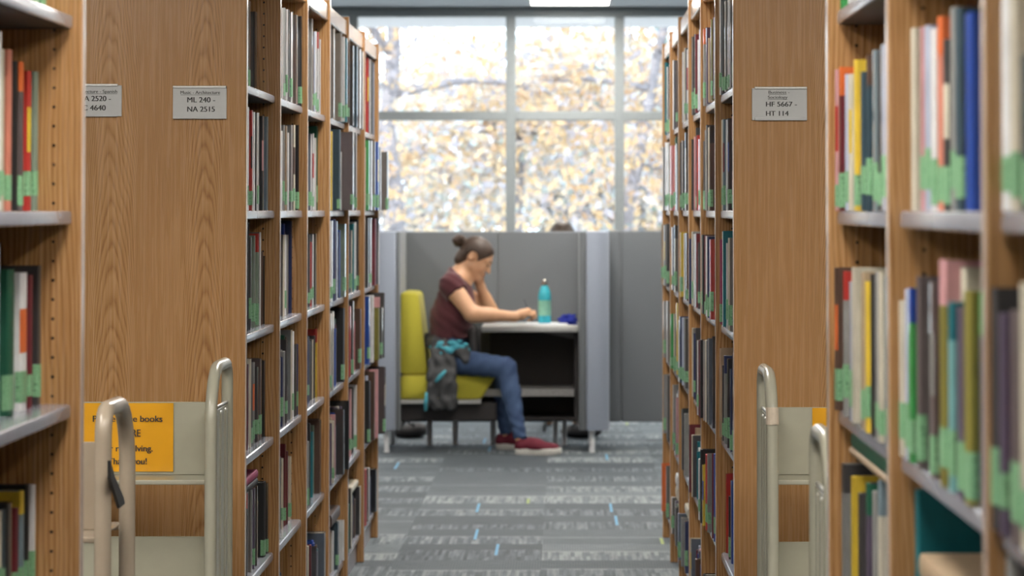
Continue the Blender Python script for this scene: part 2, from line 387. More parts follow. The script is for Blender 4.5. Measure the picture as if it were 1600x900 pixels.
# ------------------------------------------------------------------ outdoors
def outside():
    rng = np.random.default_rng(5)
    gm = speck('outdoor_ground', (0.62, 0.60, 0.55), 0.95, 0, 0.3, 3)
    struct(MB().box(-60, 60, YW + 0.2, 120, -0.5, -0.3).build('ground_outside', gm))
    struct(MB().box(XL - .2, XR + .2, YW + 0.2, 25.9, 3.02, 3.2).build('roof_overhang', speck('soffit_paint', (0.62, 0.61, 0.64), 0.8, 0, 0.03, 20)))
    bark = speck('bark', (0.30, 0.28, 0.30), 0.9, 0, 0.35, 25, bump=0.5)
    def leafmat(name, cols):
        n = NT(name); a = n.n.new('ShaderNodeAttribute'); a.attribute_name = 'Col'
        t = n.n.new('ShaderNodeBsdfTranslucent'); d = n.n.new('ShaderNodeBsdfDiffuse'); mx = n.n.new('ShaderNodeMixShader'); mx.inputs[0].default_value = 0.55
        x, y, z = n.pos(); f = n.noise(n.vec(x, y, z), 40.0, 2.0)
        c = n.mix(1.0, a.outputs[0], n.ramp(f, [(0.3, (0.85,) * 3), (0.7, (1,) * 3)]), 'MULTIPLY')
        n.l.new(c, t.inputs[0]); n.l.new(c, d.inputs[0]); n.l.new(d.outputs[0], mx.inputs[1]); n.l.new(t.outputs[0], mx.inputs[2])
        n.l.new(mx.outputs[0], n.n['Material Output'].inputs[0])
        return n.mat
    lm = leafmat('autumn_leaves', None)
    def leaves(name, pts, size, cols, parent):
        N = len(pts)
        a = rng.normal(size=(N, 3)); a /= np.linalg.norm(a, axis=1)[:, None]
        b = rng.normal(size=(N, 3)); b -= a * (a * b).sum(1)[:, None]; b /= np.linalg.norm(b, axis=1)[:, None]
        c = np.cross(a, b); s = size * rng.uniform(0.6, 1.3, (N, 1))
        P = np.asarray(pts)
        # a leaf: two triangles folded along the midrib, pointed at both ends
        v = np.stack([P - a * s, P + b * s * .55 + c * s * .15, P + a * s, P - b * s * .55 + c * s * .15], 1).reshape(-1, 3) - np.array(world_loc(parent))
        me = bpy.data.meshes.new(name)
        me.vertices.add(N * 4); me.vertices.foreach_set('co', v.astype(np.float32).ravel())
        k = np.arange(N)[:, None] * 4
        li = np.concatenate([k + np.array([0, 1, 2]), k + np.array([0, 2, 3])], 1).ravel()
        me.loops.add(N * 6); me.loops.foreach_set('vertex_index', li.astype(np.int32))
        me.polygons.add(N * 2); me.polygons.foreach_set('loop_start', (np.arange(N * 2) * 3).astype(np.int32))
        at = me.color_attributes.new('Col', 'FLOAT_COLOR', 'CORNER')
        pal = np.array(cols)[rng.integers(0, len(cols), N)] * rng.uniform(0.85, 1.1, (N, 1))
        at.data.foreach_set('color', np.repeat(np.concatenate([np.clip(pal, 0, 1), np.ones((N, 1))], 1), 6, axis=0).astype(np.float32).ravel())
        me.materials.append(lm); me.update(calc_edges=True)
        o = bpy.data.objects.new(name, me); COL.objects.link(o); o.parent = parent
        return o
    GOLD = [(0.68, 0.49, 0.29), (0.72, 0.54, 0.34), (0.66, 0.46, 0.31), (0.74, 0.60, 0.42), (0.62, 0.50, 0.43), (0.52, 0.49, 0.54)]
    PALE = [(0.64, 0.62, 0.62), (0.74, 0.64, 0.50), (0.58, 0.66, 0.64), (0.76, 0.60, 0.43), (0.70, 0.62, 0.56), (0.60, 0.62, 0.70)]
    GREEN = [(0.26, 0.38, 0.35), (0.40, 0.52, 0.48), (0.50, 0.58, 0.53)]
    def tree(x, y, H, R, z0, nleaf, size, cols, label, lean=0.0, r0=0.14, nb=9):
        t = thing('autumn_tree', (x, y, -0.3), label, 'tree', 'trees outside the window')
        tr_ = MB(); tips = []
        top = Vector((x + lean, y, H * 0.8))
        base = Vector((x, y, -0.3))
        P = [base.lerp(top, q) + Vector((rng.normal() * .05, rng.normal() * .05, 0)) * (q > 0) for q in np.linspace(0, 1, 7)]
        tr_.tube(P, [r0 * (1 - .75 * q) for q in np.linspace(0, 1, 7)], 9)
        tr_.build('trunk', bark, t, True)
        br = MB()
        for k in range(nb):
            q = rng.uniform(0.3, 0.98); p0 = base.lerp(top, q); ang = 2 * math.pi * k / nb + rng.normal() * .4
            L = R * rng.uniform(.6, 1.05)
            d = Vector((math.cos(ang), math.sin(ang) * .8, rng.uniform(.15, .75)))
            pts = [p0 + d * L * s + Vector((0, 0, -.25 * L * s * s)) + Vector(rng.normal(size=3) * .06 * L * s) for s in np.linspace(0, 1, 6)]
            br.tube(pts, [r0 * .38 * (1 - .85 * s) for s in np.linspace(0, 1, 6)], 6)
            for m in range(4):
                b0 = pts[rng.integers(1, 6)]; d2 = Vector(rng.normal(size=3)).normalized() * L * rng.uniform(.25, .5)
                br.tube([b0, b0 + d2 * .5, b0 + d2], [r0 * .12, r0 * .08, r0 * .03], 5); tips += [b0 + d2 * .4, b0 + d2 * .8, b0 + d2]
            tips += pts[2:]
        br.build('branches', bark, t, True)
        tips = np.array([tuple(p) for p in tips])
        c = tips[rng.integers(0, len(tips), nleaf)] + rng.normal(size=(nleaf, 3)) * np.array([.30, .30, .26]) * R * .45
        c = c[c[:, 2] > z0]
        leaves('foliage', c, size, cols, t)
    tree(-1.75, 30.5, 6.0, 2.3, 1.2, 5200, .055, GOLD, 'golden autumn tree nearest the window, left of the wide pane')
    tree(0.35, 31.5, 6.0, 2.0, 0.8, 3300, .055, GOLD, 'golden autumn tree with slanting bare trunk behind the middle pane', lean=1.0, r0=.10)
    tree(2.6, 32.0, 6.5, 2.4, 0.8, 4200, .055, GOLD + GREEN[:1], 'golden tree behind the narrow right-hand pane')
    tree(-4.6, 33.0, 6.5, 2.6, 0.8, 3500, .06, GOLD, 'golden autumn tree outside, mostly hidden by the left shelves')
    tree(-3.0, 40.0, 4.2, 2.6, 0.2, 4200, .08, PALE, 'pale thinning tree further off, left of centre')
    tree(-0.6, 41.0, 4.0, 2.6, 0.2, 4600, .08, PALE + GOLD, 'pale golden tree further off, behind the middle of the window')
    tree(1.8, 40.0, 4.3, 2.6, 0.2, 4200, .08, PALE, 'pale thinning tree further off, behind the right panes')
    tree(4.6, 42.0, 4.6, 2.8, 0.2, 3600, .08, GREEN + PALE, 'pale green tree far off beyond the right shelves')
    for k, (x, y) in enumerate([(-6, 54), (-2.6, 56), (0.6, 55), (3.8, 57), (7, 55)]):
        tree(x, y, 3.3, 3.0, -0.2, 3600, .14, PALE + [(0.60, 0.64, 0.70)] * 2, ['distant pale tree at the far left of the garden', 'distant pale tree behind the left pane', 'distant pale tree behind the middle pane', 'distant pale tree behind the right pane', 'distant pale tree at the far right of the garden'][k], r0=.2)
outside()
# ------------------------------------------------------------------ bookcases
AL, AR = 0.826, 0.444          # |x| of the two rows' front planes
BAY, Y0 = 0.94, 7.88           # bay width and the depth of the long rows' end panels
ZS = [1.79, 1.455, 1.125, 0.80, 0.465, 0.12]
ZTOP, DEPTH, UP = 2.125, 0.514, 0.026
ORD = ['first', 'second', 'third', 'fourth', 'fifth', 'sixth', 'seventh', 'eighth', 'ninth', 'tenth', 'eleventh', 'twelfth', 'thirteenth']

def bookcase(side, ynear, yfar, label, group, near_upright=True, far_upright=True, end_near=False, end_far=False, sheet_shelves=(0, 1, 2, 3, 4, 5)):
    """one bay: uprights (or end panels), six shelves, canopy, back panel, plinth. side -1 left of the aisle, +1 right"""
    a = AL if side < 0 else AR
    X = lambda d: side * (a + d)
    def bx(mb, d0, d1, y0, y1, z0, z1, r=0.0, seg=2):
        x0, x1 = sorted((X(d0), X(d1)))
        return mb.rbox(x0, x1, y0, y1, z0, z1, r, seg) if r else mb.box(x0, x1, y0, y1, z0, z1)
    t = thing('bookcase', (X(DEPTH / 2), (ynear + yfar) / 2, 0), label, 'bookcase', group)
    um = MAT['oak_upright_l' if side < 0 else 'oak_upright_r']
    if end_near:
        bx(MB(), 0, DEPTH, ynear - .03, ynear, 0, 2.2, .002, 1).build('end_panel', MAT['oak_panel' if side < 0 else 'oak_panel_plain'], t)
    elif near_upright:
        bx(MB(), 0, DEPTH, ynear - UP, ynear, 0, 2.2, .002, 1).build('upright', um, t)
    if end_far:
        bx(MB(), 0, DEPTH, yfar, yfar + .034, 0, 2.2, .002, 1).build('end_panel', um, t)
    elif far_upright:
        bx(MB(), 0, DEPTH, yfar, yfar + UP, 0, 2.2, .002, 1).build('upright', um, t)
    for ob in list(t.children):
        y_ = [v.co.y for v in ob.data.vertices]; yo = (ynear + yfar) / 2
        bx(MB(), -.0012, .0004, min(y_) + yo + .0015, max(y_) + yo - .0015, .001, 2.199).build('edge_glare', MAT['edge_glare'], ob)  # thin added strip with edge glare painted into its colour
    bx(MB(), .252, .262, ynear, yfar, .1, 2.19).build('back_panel', MAT['oak_edge'], t)
    for k, z in enumerate(ZS):
        # bull-nosed shelf: rounded front corners and a rounded front edge
        d0, d1, zt, zb, r = .014, .2515, z, z - .023, .016
        bm = MB(); out = []
        ya, yb = ynear + .0015, yfar - .0015
        outline = []
        for j in range(6):
            q = math.pi / 2 * j / 5
            outline.append((d0 + r * (1 - math.sin(q)), ya + r * (1 - math.cos(q)) ))
        outline = outline
        for j in range(6):
            q = math.pi / 2 * j / 5
            outline.append((d0 + r * (1 - math.cos(q)), yb - r * (1 - math.sin(q))))
        # order: near corner from its side face to the front, then the far corner
        near = [(d0 + r * (1 - math.sin(q)), ya + r * (1 - math.cos(q))) for q in [math.pi / 2 * j / 5 for j in range(6)]]
        near = [(d0 + r - r * math.sin(q), ya + r - r * math.cos(q)) for q in [math.pi / 2 * j / 5 for j in range(6)]]
        far = [(d0 + r - r * math.cos(q), yb - r + r * math.sin(q)) for q in [math.pi / 2 * j / 5 for j in range(6)]]
        ring = near + far + [(d1, yb), (d1, ya)]
        layers = [(zb, .0025), (zb + .002, .0004), (zb + .004, 0), (zt - .005, 0), (zt - .0018, .0008), (zt, .0035)]
        n_ = len(ring); vv = []
        for zz, ins in layers:
            for (d, yy) in ring:
                vv.append((X(min(d + ins, d1)), min(max(yy, ya + (ins if d < d1 else 0)), yb - (ins if d < d1 else 0)), zz))
        ff = [(i * n_ + j, i * n_ + (j + 1) % n_, (i + 1) * n_ + (j + 1) % n_, (i + 1) * n_ + j) for i in range(len(layers) - 1) for j in range(n_)]
        nq = len(ff)
        ff += [tuple(range(n_))[::-1], tuple((len(layers) - 1) * n_ + j for j in range(n_))]
        if side > 0: ff = [f[::-1] for f in ff]
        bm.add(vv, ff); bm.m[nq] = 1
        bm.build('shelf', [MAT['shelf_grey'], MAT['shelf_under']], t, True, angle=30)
    cm = MB()
    bx(cm, .012, .250, ynear + .0005, yfar - .0005, ZTOP, ZTOP + .02)
    bx(cm, .006, .024, ynear + .0005, yfar - .0005, ZTOP + .001, 2.185, .003, 1)
    cm.build('canopy', MAT['oak_long'], t)
    bx(MB(), .03, .048, ynear, yfar, 0.0, .096).build('plinth', MAT['plinth'], t)
    return t

YB_ = [Y0 + k * BAY for k in range(7)]
BAYS = {}
for k in range(6):
    for side, word in ((-1, 'left'), (1, 'right')):
        lab = ['oak bookcase bay at the near end of the long %s row, with signed end panel', 'oak bookcase bay second from the near end of the long %s row', 'oak bookcase bay third from the near end of the long %s row', 'oak bookcase bay fourth from the near end of the long %s row', 'oak bookcase bay fifth from the near end of the long %s row', 'oak bookcase bay at the far window end of the long %s row'][k] % word
        # bay k owns its near upright; the last bay owns the far one too
        y_n = YB_[k] + (0.03 if k == 0 else UP)
        bookcase(side, y_n, YB_[k + 1], lab, 'bookcase bays of the two long rows', end_near=(k == 0), far_upright=False, end_far=(k == 5))
        BAYS[('L' if side < 0 else 'R') + str(k)] = (side, y_n, YB_[k + 1])
bookcase(-1, 4.285, 5.19, 'blurred oak bookcase close by on the left, seen past its drilled end panel', 'bookcases beside the camera', near_upright=True, far_upright=False, end_far=True)
BAYS['FL'] = (-1, 4.285, 5.19)
for key, a_, b_, lab in (('FA', 4.155, 5.068, 'blurred oak bookcase bay close by on the right, next to the signed end panel'),
                         ('FB', 3.205, 4.129, 'blurred oak bookcase bay on the right holding the tall bright blue book'),
                         ('FC', 2.27, 3.179, 'blurred oak bookcase bay cut by the right edge of the picture')):
    bookcase(1, a_, b_, lab, 'bookcases beside the camera', near_upright=(key == 'FC'), far_upright=(key != 'FA'), end_far=(key == 'FA'))
    BAYS[key] = (1, a_, b_)

# ------------------------------------------------------------------ books
PAL = {  # code: (linear colour, word)
 'K': ((.012, .012, .013), 'black'), 'k': ((.045, .042, .042), 'charcoal'), 'g': ((.24, .24, .23), 'grey'), 'w': ((.70, .70, .70), 'white'),
 'c': ((.58, .53, .42), 'cream'), 'b': ((.018, .03, .10), 'navy'), 'B': ((.004, .045, .28), 'blue'), 't': ((.005, .14, .17), 'teal'),
 'r': ((.42, .03, .022), 'red'), 'm': ((.13, .016, .024), 'maroon'), 'n': ((.085, .045, .03), 'brown'), 'o': ((.70, .15, .035), 'orange'),
 'y': ((.66, .46, .04), 'yellow'), 'e': ((.04, .28, .07), 'green'), 'd': ((.012, .10, .055), 'dark-green'), 'p': ((.55, .28, .29), 'pink'),
 'v': ((.10, .075, .12), 'purple'), 'l': ((.42, .46, .58), 'lavender'), 's': ((.42, .31, .20), 'tan'), 'i': ((.20, .175, .03), 'olive'),
 'S': ((.20, .25, .19), 'sage'), 'A': ((.60, .21, .14), 'salmon'), 'D': ((.025, .055, .075), 'slate-blue'), 'C': ((.30, .02, .09), 'crimson'),
 'T': ((.16, .22, .25), 'grey-blue'), 'U': ((.19, .16, .13), 'taupe'), 'M': ((.11, .085, .085), 'grey-brown'), 'Q': ((.18, .42, .42), 'turquoise'),
}
# visible books, nearest first: px of the far edge of the spine, py of its top, colour (+x block, ^x top patch, ! no tag, * thick)
TABLE = """
L0 0|388 -20 w|391 -20 k|402.5 -20 K*
L0 1|386.5 165 w|389.5 168 w|395.5 173 r+K|399 176 w|402 178 k|405.5 177 w|413 182 K+p|420 183 T
L0 2|385 376 w!|390 345 K!|394 371 k|400 368 S|405.5 365 S^r|409 363 w|412 393 n|415 400 K
L0 3|383 575 T|390.5 568 m!|394.5 560 c|397 566 k|400 565 g+o|406 572 k|411 559 M|417 562 K
L0 4|379 826 c!|390 765 k!^r|397 762 g!|401 760 v|405 757 k|418 750 K*|422 752 k
L1 0|443 13 w|446 13 g|449.5 15 w|452.5 16 k|457.5 20 w|465 24 U|472 26 K
L1 1|442 205 w!|445 196 g|449 197 s|452 208 w|458 196 g|462 196 c+n|468 196 K
L1 2|446 367 c!|448.5 367 w|451.5 367 g|457.5 342 b!
L1 3|440 558 c|444 557 b|447 548 g|451 530 k|458 515 c|461 517 w|465 538 k|467.5 537 b
L1 4|437 745 w|441 712 K!|445 714 c|449 692 m|452 703 m!|457.5 711 c
L2 0|489 30 g|493 50 l|495 50 w|498.5 51 w^r|501 62 w
L2 1|488 210 w|491 209 w+r|495 216 w|497 191 d
L2 2|485.5 366 k|488 378 r|491 366 w|496 365 g
L2 3|484.5 525 b|487 532 k|491 530 c|494 524 k!|497 513 y^r
L2 4|485 688 g|487 660 K!|504.5 653 n!*
L2 5|480.5 852 c!|485 850 c!|489 848 m!|497 851 k!|511.5 828 g!*
L3 0|523 44 c|535 46 U*|539 58 w|543 60 t|546 66 n
L3 1|520 206 y|533 197 D*|554 201 M*|558 207 w
L3 2|521 345 w|525 342 b|528 346 v|542 350 S*
L3 3|520 489 c|523 486 c|540 481 K*
L3 4|520 660 v|524 655 c|540 638 K!*|547 625 K!
L3 5|517 815 p!|532 812 D*|540 810 w!
L4 0|553 72 k|559 73 D|564 74 w|568 80 w
L4 2|551 360 c|554 350 t|557 347 w|561.5 343 k
L4 3|549.5 478 r|554 470 g|566 482 n*
L4 4|551 606 p|554 604 k|559 600 w
L4 5|548 785 d|552 760 c|566 757 c*
L5 0|576 90 r+y!|579 90 w|582 92 k|585 94 l
L5 1|578 215 e|582 215 w|587 213 g|592.5 222 B+y|596 230 w!|608 238 g*
L5 2|577 334 k|581 334 w|589 342 m*|593 340 w!
L5 3|580 463 B*|585 461 w|594 481 i*|599 480 g|602 457 k!
L5 4|580 594 K*|587 580 n!|592 575 p!|604 572 k+c*
L5 5|575 731 r!*|579 729 w!|591 730 K*
R0 0|1144 -10 w|1140 -10 K|1137 -8 w|1132 2 w|1128 3 K|1124 0 w
R0 1|1143.5 182 p+n|1136 186 K+B|1134 188 w|1129 187 T+m|1127 188 c
R0 2|1137 372 c|1134 380 w|1129 361 t!|1128 362 w|1124 374 C
R0 3|1143 551 n|1139 575 b|1135 560 K|1130 555 g^b|1127.5 570 k|1123 543 s
R0 4|1140 748 B!|1137 773 K|1132.5 738 r!
R1 0|1116 28 w|1114 28 v|1110.5 31 i|1106.5 60 s|1103 44 v|1098.5 46 g^o
R1 1|1108 198 n^K|1106 200 c|1103 196 k!|1101 204 g|1098.5 221 k
R1 2|1107.5 374 r*|1105 370 b|1102 369 w|1100 368 m|1097 367 K|1095.5 367 g
R1 3|1112 525 K!|1104.5 528 g|1101 531 c|1097.5 531 g|1093 530 K|1091 531 m|1088 531 w
R1 4|1114 707 B|1111 707 m|1104 707 g|1101 708 r|1096 724 y+B|1093 700 K|1090 715 w
R1 5|1097 893 K!*
R2 0|1092.5 47 l|1090 63 w|1086 54 m|1084.5 54 k|1080.5 58 g
R2 1|1091 218 p|1088 212 r|1087 200 k|1084 214 p|1080 218 k
R2 2|1090 379 k|1086 365 m|1083 366 w|1080 362 c|1076 373 b
R2 3|1089 531 p|1086 512 k|1083 520 b|1080.5 512 c
R2 4|1079.5 678 c|1075.5 662 m
R2 5|1085 870 n!|1077 838 c!+y
R3 0|1073 78 w+r|1069 76 c|1066 82 w
R3 1|1070 208 c^k|1065 220 w|1062 223 k
R3 2|1071 364 n|1068 365 w|1061.5 363 y*
R3 3|1070 498 k|1068 496 g|1065 496 l|1061 494 b|1059 500 w
R3 4|1068 645 g|1064 637 k
R3 5|1069 812 b|1063 806 g|1058 800 l
R4 0|1056 95 n|1051 95 w
R4 1|1056 225 g|1054 227 w|1052 228 r|1047 228 p
R4 2|1053 352 c^k|1049 355 w
R4 3|1056 473 y|1052 490 c|1047 490 e
R4 4|1055 620 p|1050 600 c
R4 5|1054 790 k|1048 790 w
R5 0|1042 105 w|1038.5 98 t
R5 1|1043 225 c|1039 222 w|1035 230 w
R5 2|1041 350 k|1037 352 g+y|1033 350 s
R5 3|1041 470 w|1036 470 g
R5 4|1042 586 k|1036 584 g
R5 5|1040 726 g|1033 722 o!
FA 0|1325 -30 w|1313 -30 e
FA 1|1384 70 b|1376 72 l|1370.5 80 k|1363 80 T|1353 87 D^n|1344 114 D|1334 95 y|1325 117 c+y|1320 117 l|1310 106 m^o|1304 110 p+r
FA 2|1380 432 T|1370 425 c|1365 425 g|1358 428 K|1350 440 y|1343 425 s|1329 418 c|1325 440 l|1316 424 g^r|1302 418 n+o
FA 3|1383 775 n+c|1369 748 c^T|1360 765 g|1350 752 v^d|1338 768 k|1327 742 y|1312 722 g^k
FB 1|1506 24 B!*|1490 16 D*|1484 14 g|1472 64 k+c|1464 28 A^o|1453 47 w|1444 42 l|1437 44 p|1422 46 c
FB 2|1527 455 b^e|1502 455 i*|1492 480 v|1479 472 Q^t|1464 406 i^p*|1450 440 M+g|1430 432 M|1416 450 e^B|1412 452 l|1402 470 c
FC 1|1594 88 D|1577 -30 c|1563 -30 w
FC 2|1590 442 c|1575 485 M|1558 490 v|1545 450 k
FC 3|1580 800 k|1566 800 g
FL 0|60 -30 k|72 -30 d
FL 1|3 50 w|8 78 c|20 79 A|29 97 K|38 98 M^o|50 112 r+y|61 113 S
FL 2|3 380 l|26 421 d*|46 426 w+o*|54 430 m|67 415 k
FL 3|8 795 c|14 792 D|24 782 k|34 791 m|43 764 T^y|50 755 K|60 755 w
"""
BAYWORD = {'FA': 'far foreground-right bay', 'FB': 'middle foreground-right bay', 'FC': 'nearest foreground-right bay', 'FL': 'foreground-left bookcase'}
for k in range(6):
    BAYWORD['L%d' % k] = ORD[k] + ' left-row bay'; BAYWORD['R%d' % k] = ORD[k] + ' right-row bay'
SHELFWORD = ['top shelf', 'second shelf', 'third shelf', 'fourth shelf', 'fifth shelf', 'bottom shelf']

def cover_mesh(mb, t, H, w, base, block=None, top=None, M=None, board=None):
    """hard cover as a U of boards with a rounded spine; spine at x=0 facing +x, body towards -x, y = thickness"""
    th, e = min(.0028, t * .2), min(.0035, w * .1)
    o = [(-w, -t / 2), (-e, -t / 2), (-e * .35, -t * .36), (0, -t * .15), (0, t * .15), (-e * .35, t * .36), (-e, t / 2), (-w, t / 2)]
    i = [(-w, -t / 2 + th), (-e - .003, -t / 2 + th), (-e - .003, -t * .3), (-e - .003, -t * .12), (-e - .003, t * .12), (-e - .003, t * .3), (-e - .003, t / 2 - th), (-w, t / 2 - th)]
    lev = {0.0: None, H: None}
    if block: lev[H * .42] = lev[H * .74] = None
    if top: lev[H * .8] = None
    zs = sorted(lev)
    vs_ = []
    for z in zs: vs_ += [(x, y, z) for x, y in o]
    n0 = len(vs_)
    vs_ += [(x, y, 0) for x, y in i] + [(x, y, H) for x, y in i]
    if M is not None: vs_ = [M @ Vector(p) for p in vs_]
    fs, cs = [], []
    for L in range(len(zs) - 1):
        zm = (zs[L] + zs[L + 1]) / 2
        for j in range(7):
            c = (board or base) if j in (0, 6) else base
            if block and H * .42 < zm < H * .74 and 1 <= j <= 5: c = block
            if top and zm > H * .8: c = top
            fs.append((L * 8 + j, L * 8 + j + 1, (L + 1) * 8 + j + 1, (L + 1) * 8 + j)); cs.append(c)
    for j in range(7):
        fs.append((n0 + j + 1, n0 + j, n0 + 8 + j, n0 + 8 + j + 1)); cs.append(base)
        fs.append((j + 1, j, n0 + j, n0 + j + 1)); cs.append(base)
        q = (len(zs) - 1) * 8
        fs.append((q + j, q + j + 1, n0 + 8 + j + 1, n0 + 8 + j)); cs.append(top or base)
    q = (len(zs) - 1) * 8
    fs += [(0, q, n0 + 8, n0), (q + 7, 7, n0 + 7, n0 + 15)]; cs += [base, base]
    n = len(mb.v)
    mb.v.extend(tuple(p) for p in vs_)
    for f, c in zip(fs, cs):
        mb.f.append(tuple(k + n for k in f)); mb.c.append(c); mb.m.append(0)

def page_mesh(mb, t, H, w, M=None, slot=0):
    th = min(.0028, t * .2)
    b = MB().box(-w + .004, -min(.0035, w * .1) - .0032, -t / 2 + th + .0002, t / 2 - th - .0002, .004, H - .004)
    vs_ = [M @ Vector(p) for p in b.v] if M is not None else b.v
    mb.add(vs_, b.f, (.62, .57, .46), slot)

def tag_mesh(mb, t, H, w, z0, z1, M=None, slot=0):
    e = min(.0035, w * .1); k = .0007
    o = [(-.011, -t / 2 - k), (-e, -t / 2 - k), (-e * .35 + k, -t * .36 - k), (k, -t * .15), (k, t * .15), (-e * .35 + k, t * .36 + k), (-e, t / 2 + k), (-.011, t / 2 + k)]
    vs_ = [(x, y, z) for z in (z0, z1) for x, y in o]
    i = [(-.011, -t / 2 + .0001), (-e - .0005, -t / 2 + .0001), (-e - .0005, t / 2 - .0001), (-.024, t / 2 - .0001)]
    if M is not None: vs_ = [M @ Vector(p) for p in vs_]
    mb.add(vs_, [(j, j + 1, 8 + j + 1, 8 + j) for j in range(7)], (.27, .53, .29), slot)

BR = random.Random(11)
ALLB, FILL = [], []
for line in TABLE.strip().splitlines():
    head, *items = line.split('|')
    key, sh = head.split(); sh = int(sh)
    side, yn, yf = BAYS[key]; a = AL if side < 0 else AR; zs = ZS[sh]
    ent = []
    for it in items:
        p, q, c = it.split()
        d = dict(u=abs(CX - float(p)), top=float(q), col=c[0], block=None, cap=None, tag=BR.random() < (.85 if key[0] == 'F' else .62), thick=False)
        j = 1
        while j < len(c):
            if c[j] == '+': d['block'] = c[j + 1]; j += 2
            elif c[j] == '^': d['cap'] = c[j + 1]; j += 2
            elif c[j] == '!': d['tag'] = False; j += 1
            elif c[j] == '*': d['thick'] = True; j += 1
        ent.append(d)
    yl = yf - .010
    xb = min(max(ent[-1]['u'] * yl / F, a - .075), a + .075)
    # big books may stick out at the far end of a bay, but the row starts flush behind the near upright
    xs = max(a + .010, xb); u0, u1 = F * a / yn, ent[-1]['u']
    for d in ent:
        q = min(max((u0 - d['u']) / max(u0 - u1, 1), 0), 1)
        d['xf'] = xs + (xb - xs) * q if xb < a else xb
    yp = yn + .004; up_ = F * a / (yn)     # the near upright's front edge hides what lies before it
    uprev = up_; xprev = 0
    for k, d in enumerate(ent):
        xb = d['xf']; ye = min(F * xb / d['u'], yl)
        if ye - yp < .008: ye = min(yp + .012, yl)
        if ye - yp < .006: continue
        slot = ye - yp - .0015
        tmax = BR.uniform(.05, .075) if d['thick'] else BR.uniform(.02, .042)
        t = min(slot, tmax)
        H = EYE + (CY - d['top']) * ye / F - zs
        cap_ = (.325 if sh == 0 else .297)
        H = min(max(H, .15), cap_ if d['top'] > -5 else BR.uniform(.24, .29))
        dep = (.245 - (xb - a))
        w = min(max(H * BR.uniform(.68, .8), .14), dep - .004)
        vis = max(uprev - d['u'], 0) if k else max(min(uprev, F * (xb) / yp) - d['u'], 0)
        S_ = F / ye
        py0, py1 = max(CY - (zs + H - EYE) * S_, 0), min(CY - (zs - EYE) * S_, 900)
        pxe = CX + side * d['u']
        on = 0 < pxe < 1600 or (side > 0 and pxe < 1600)
        d.update(key=key, sh=sh, side=side, x=xb, y=ye - t / 2, t=t, H=H, w=w, z=zs, area=vis * max(py1 - py0, 0) * (1 if on else 0), rank=k)
        ALLB.append(d)
        # what stands hidden between this book and the one before it
        g0, g1 = yp, ye - t - .001
        while g1 - g0 > .012:
            tf = min(BR.uniform(.018, .045), g1 - g0)
            if g1 - g0 - tf < .012: tf = g1 - g0
            FILL.append(dict(side=side, x=max(xb, xprev) + BR.uniform(.014, .03), y=g0 + tf / 2, t=tf - .001, H=H * BR.uniform(.72, .97) if sh else BR.uniform(.2, .26), w=min(.17, dep - .04), z=zs, col=BR.choice('KkgwcbBrmndtspvlS'), tag=False, block=None, cap=None))
            g0 += tf
        xprev = xb; yp, uprev = ye, min(uprev, d['u'])

def book_matrix(d):
    R = Matrix.Rotation(0 if d['side'] < 0 else math.pi, 4, 'Z')
    return Matrix.Translation((d['side'] * d['x'], d['y'], d['z'] + .0006)) @ R

def size_word(d):
    if d['t'] > .052: return 'thick '
    if d['H'] > .27: return 'tall '
    if d['t'] < .019: return 'slim '
    if d['H'] < .205: return 'short '
    return ''

order = sorted(ALLB, key=lambda d: -d['area'])
own = set(id(d) for d in order[:285])
rest = MB()
def tagz(d): 
    r = random.Random(int(d['y'] * 1e4)); z0 = r.uniform(.004, .030)
    return z0, z0 + r.uniform(.034, .060)
for d in ALLB:
    col = PAL[d['col']][0]; j = BR.uniform(.88, 1.12); col = tuple(min(1, c * j) for c in col)
    blk = PAL[d['block']][0] if d['block'] else None; cap_ = PAL[d['cap']][0] if d['cap'] else None
    # boards of pale row books darkened to stand in for shade beside glaring spines
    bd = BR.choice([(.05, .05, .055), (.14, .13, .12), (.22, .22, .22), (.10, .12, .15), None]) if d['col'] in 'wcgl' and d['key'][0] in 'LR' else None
    if id(d) in own:
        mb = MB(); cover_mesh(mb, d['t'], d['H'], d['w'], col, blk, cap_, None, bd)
        o = mb.build('book', MAT['jacket_cover' if BR.random() < (.7 if d['key'][0] in 'LR' else (0 if d['thick'] or d['col'] in 'bBt' else .2)) else 'cover'])
        o.matrix_world = book_matrix(d)
        pm = MB(); page_mesh(pm, d['t'], d['H'], d['w']); po_ = pm.build('page_block', MAT['pages']); po_.parent = o
        if d['tag']:
            tm = MB(); tag_mesh(tm, d['t'], d['H'], d['w'], *tagz(d)); to = tm.build('spine_tag', MAT['tag']); to.parent = o; to['label'] = 'pale green call number tag'
        cw = PAL[d['col']][1]
        if d['block']: ex = ' with %s block' % PAL[d['block']][1]
        elif d['cap']: ex = ' with %s top' % PAL[d['cap']][1]
        elif d['tag']: ex = ' with green tag'
        else: ex = ' without tag'
        tag(o, '%s%s book%s, %s from near end, on %s, %s' % (size_word(d), cw, ex, ORD[d['rank']], SHELFWORD[d['sh']], BAYWORD[d['key']]), 'book',
            'books on the shelves')
    else:
        M = book_matrix(d)
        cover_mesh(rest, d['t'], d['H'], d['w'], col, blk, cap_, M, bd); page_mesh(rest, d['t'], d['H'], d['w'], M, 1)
        if d['tag']: tag_mesh(rest, d['t'], d['H'], d['w'], *tagz(d), M, 2)
for d in FILL:
    M = book_matrix(d); col = PAL[d['col']][0]
    cover_mesh(rest, d['t'], d['H'], d['w'], col, None, None, M); page_mesh(rest, d['t'], d['H'], d['w'], M, 1)
    if d['tag']: tag_mesh(rest, d['t'], d['H'], d['w'], *tagz(d), M, 2)
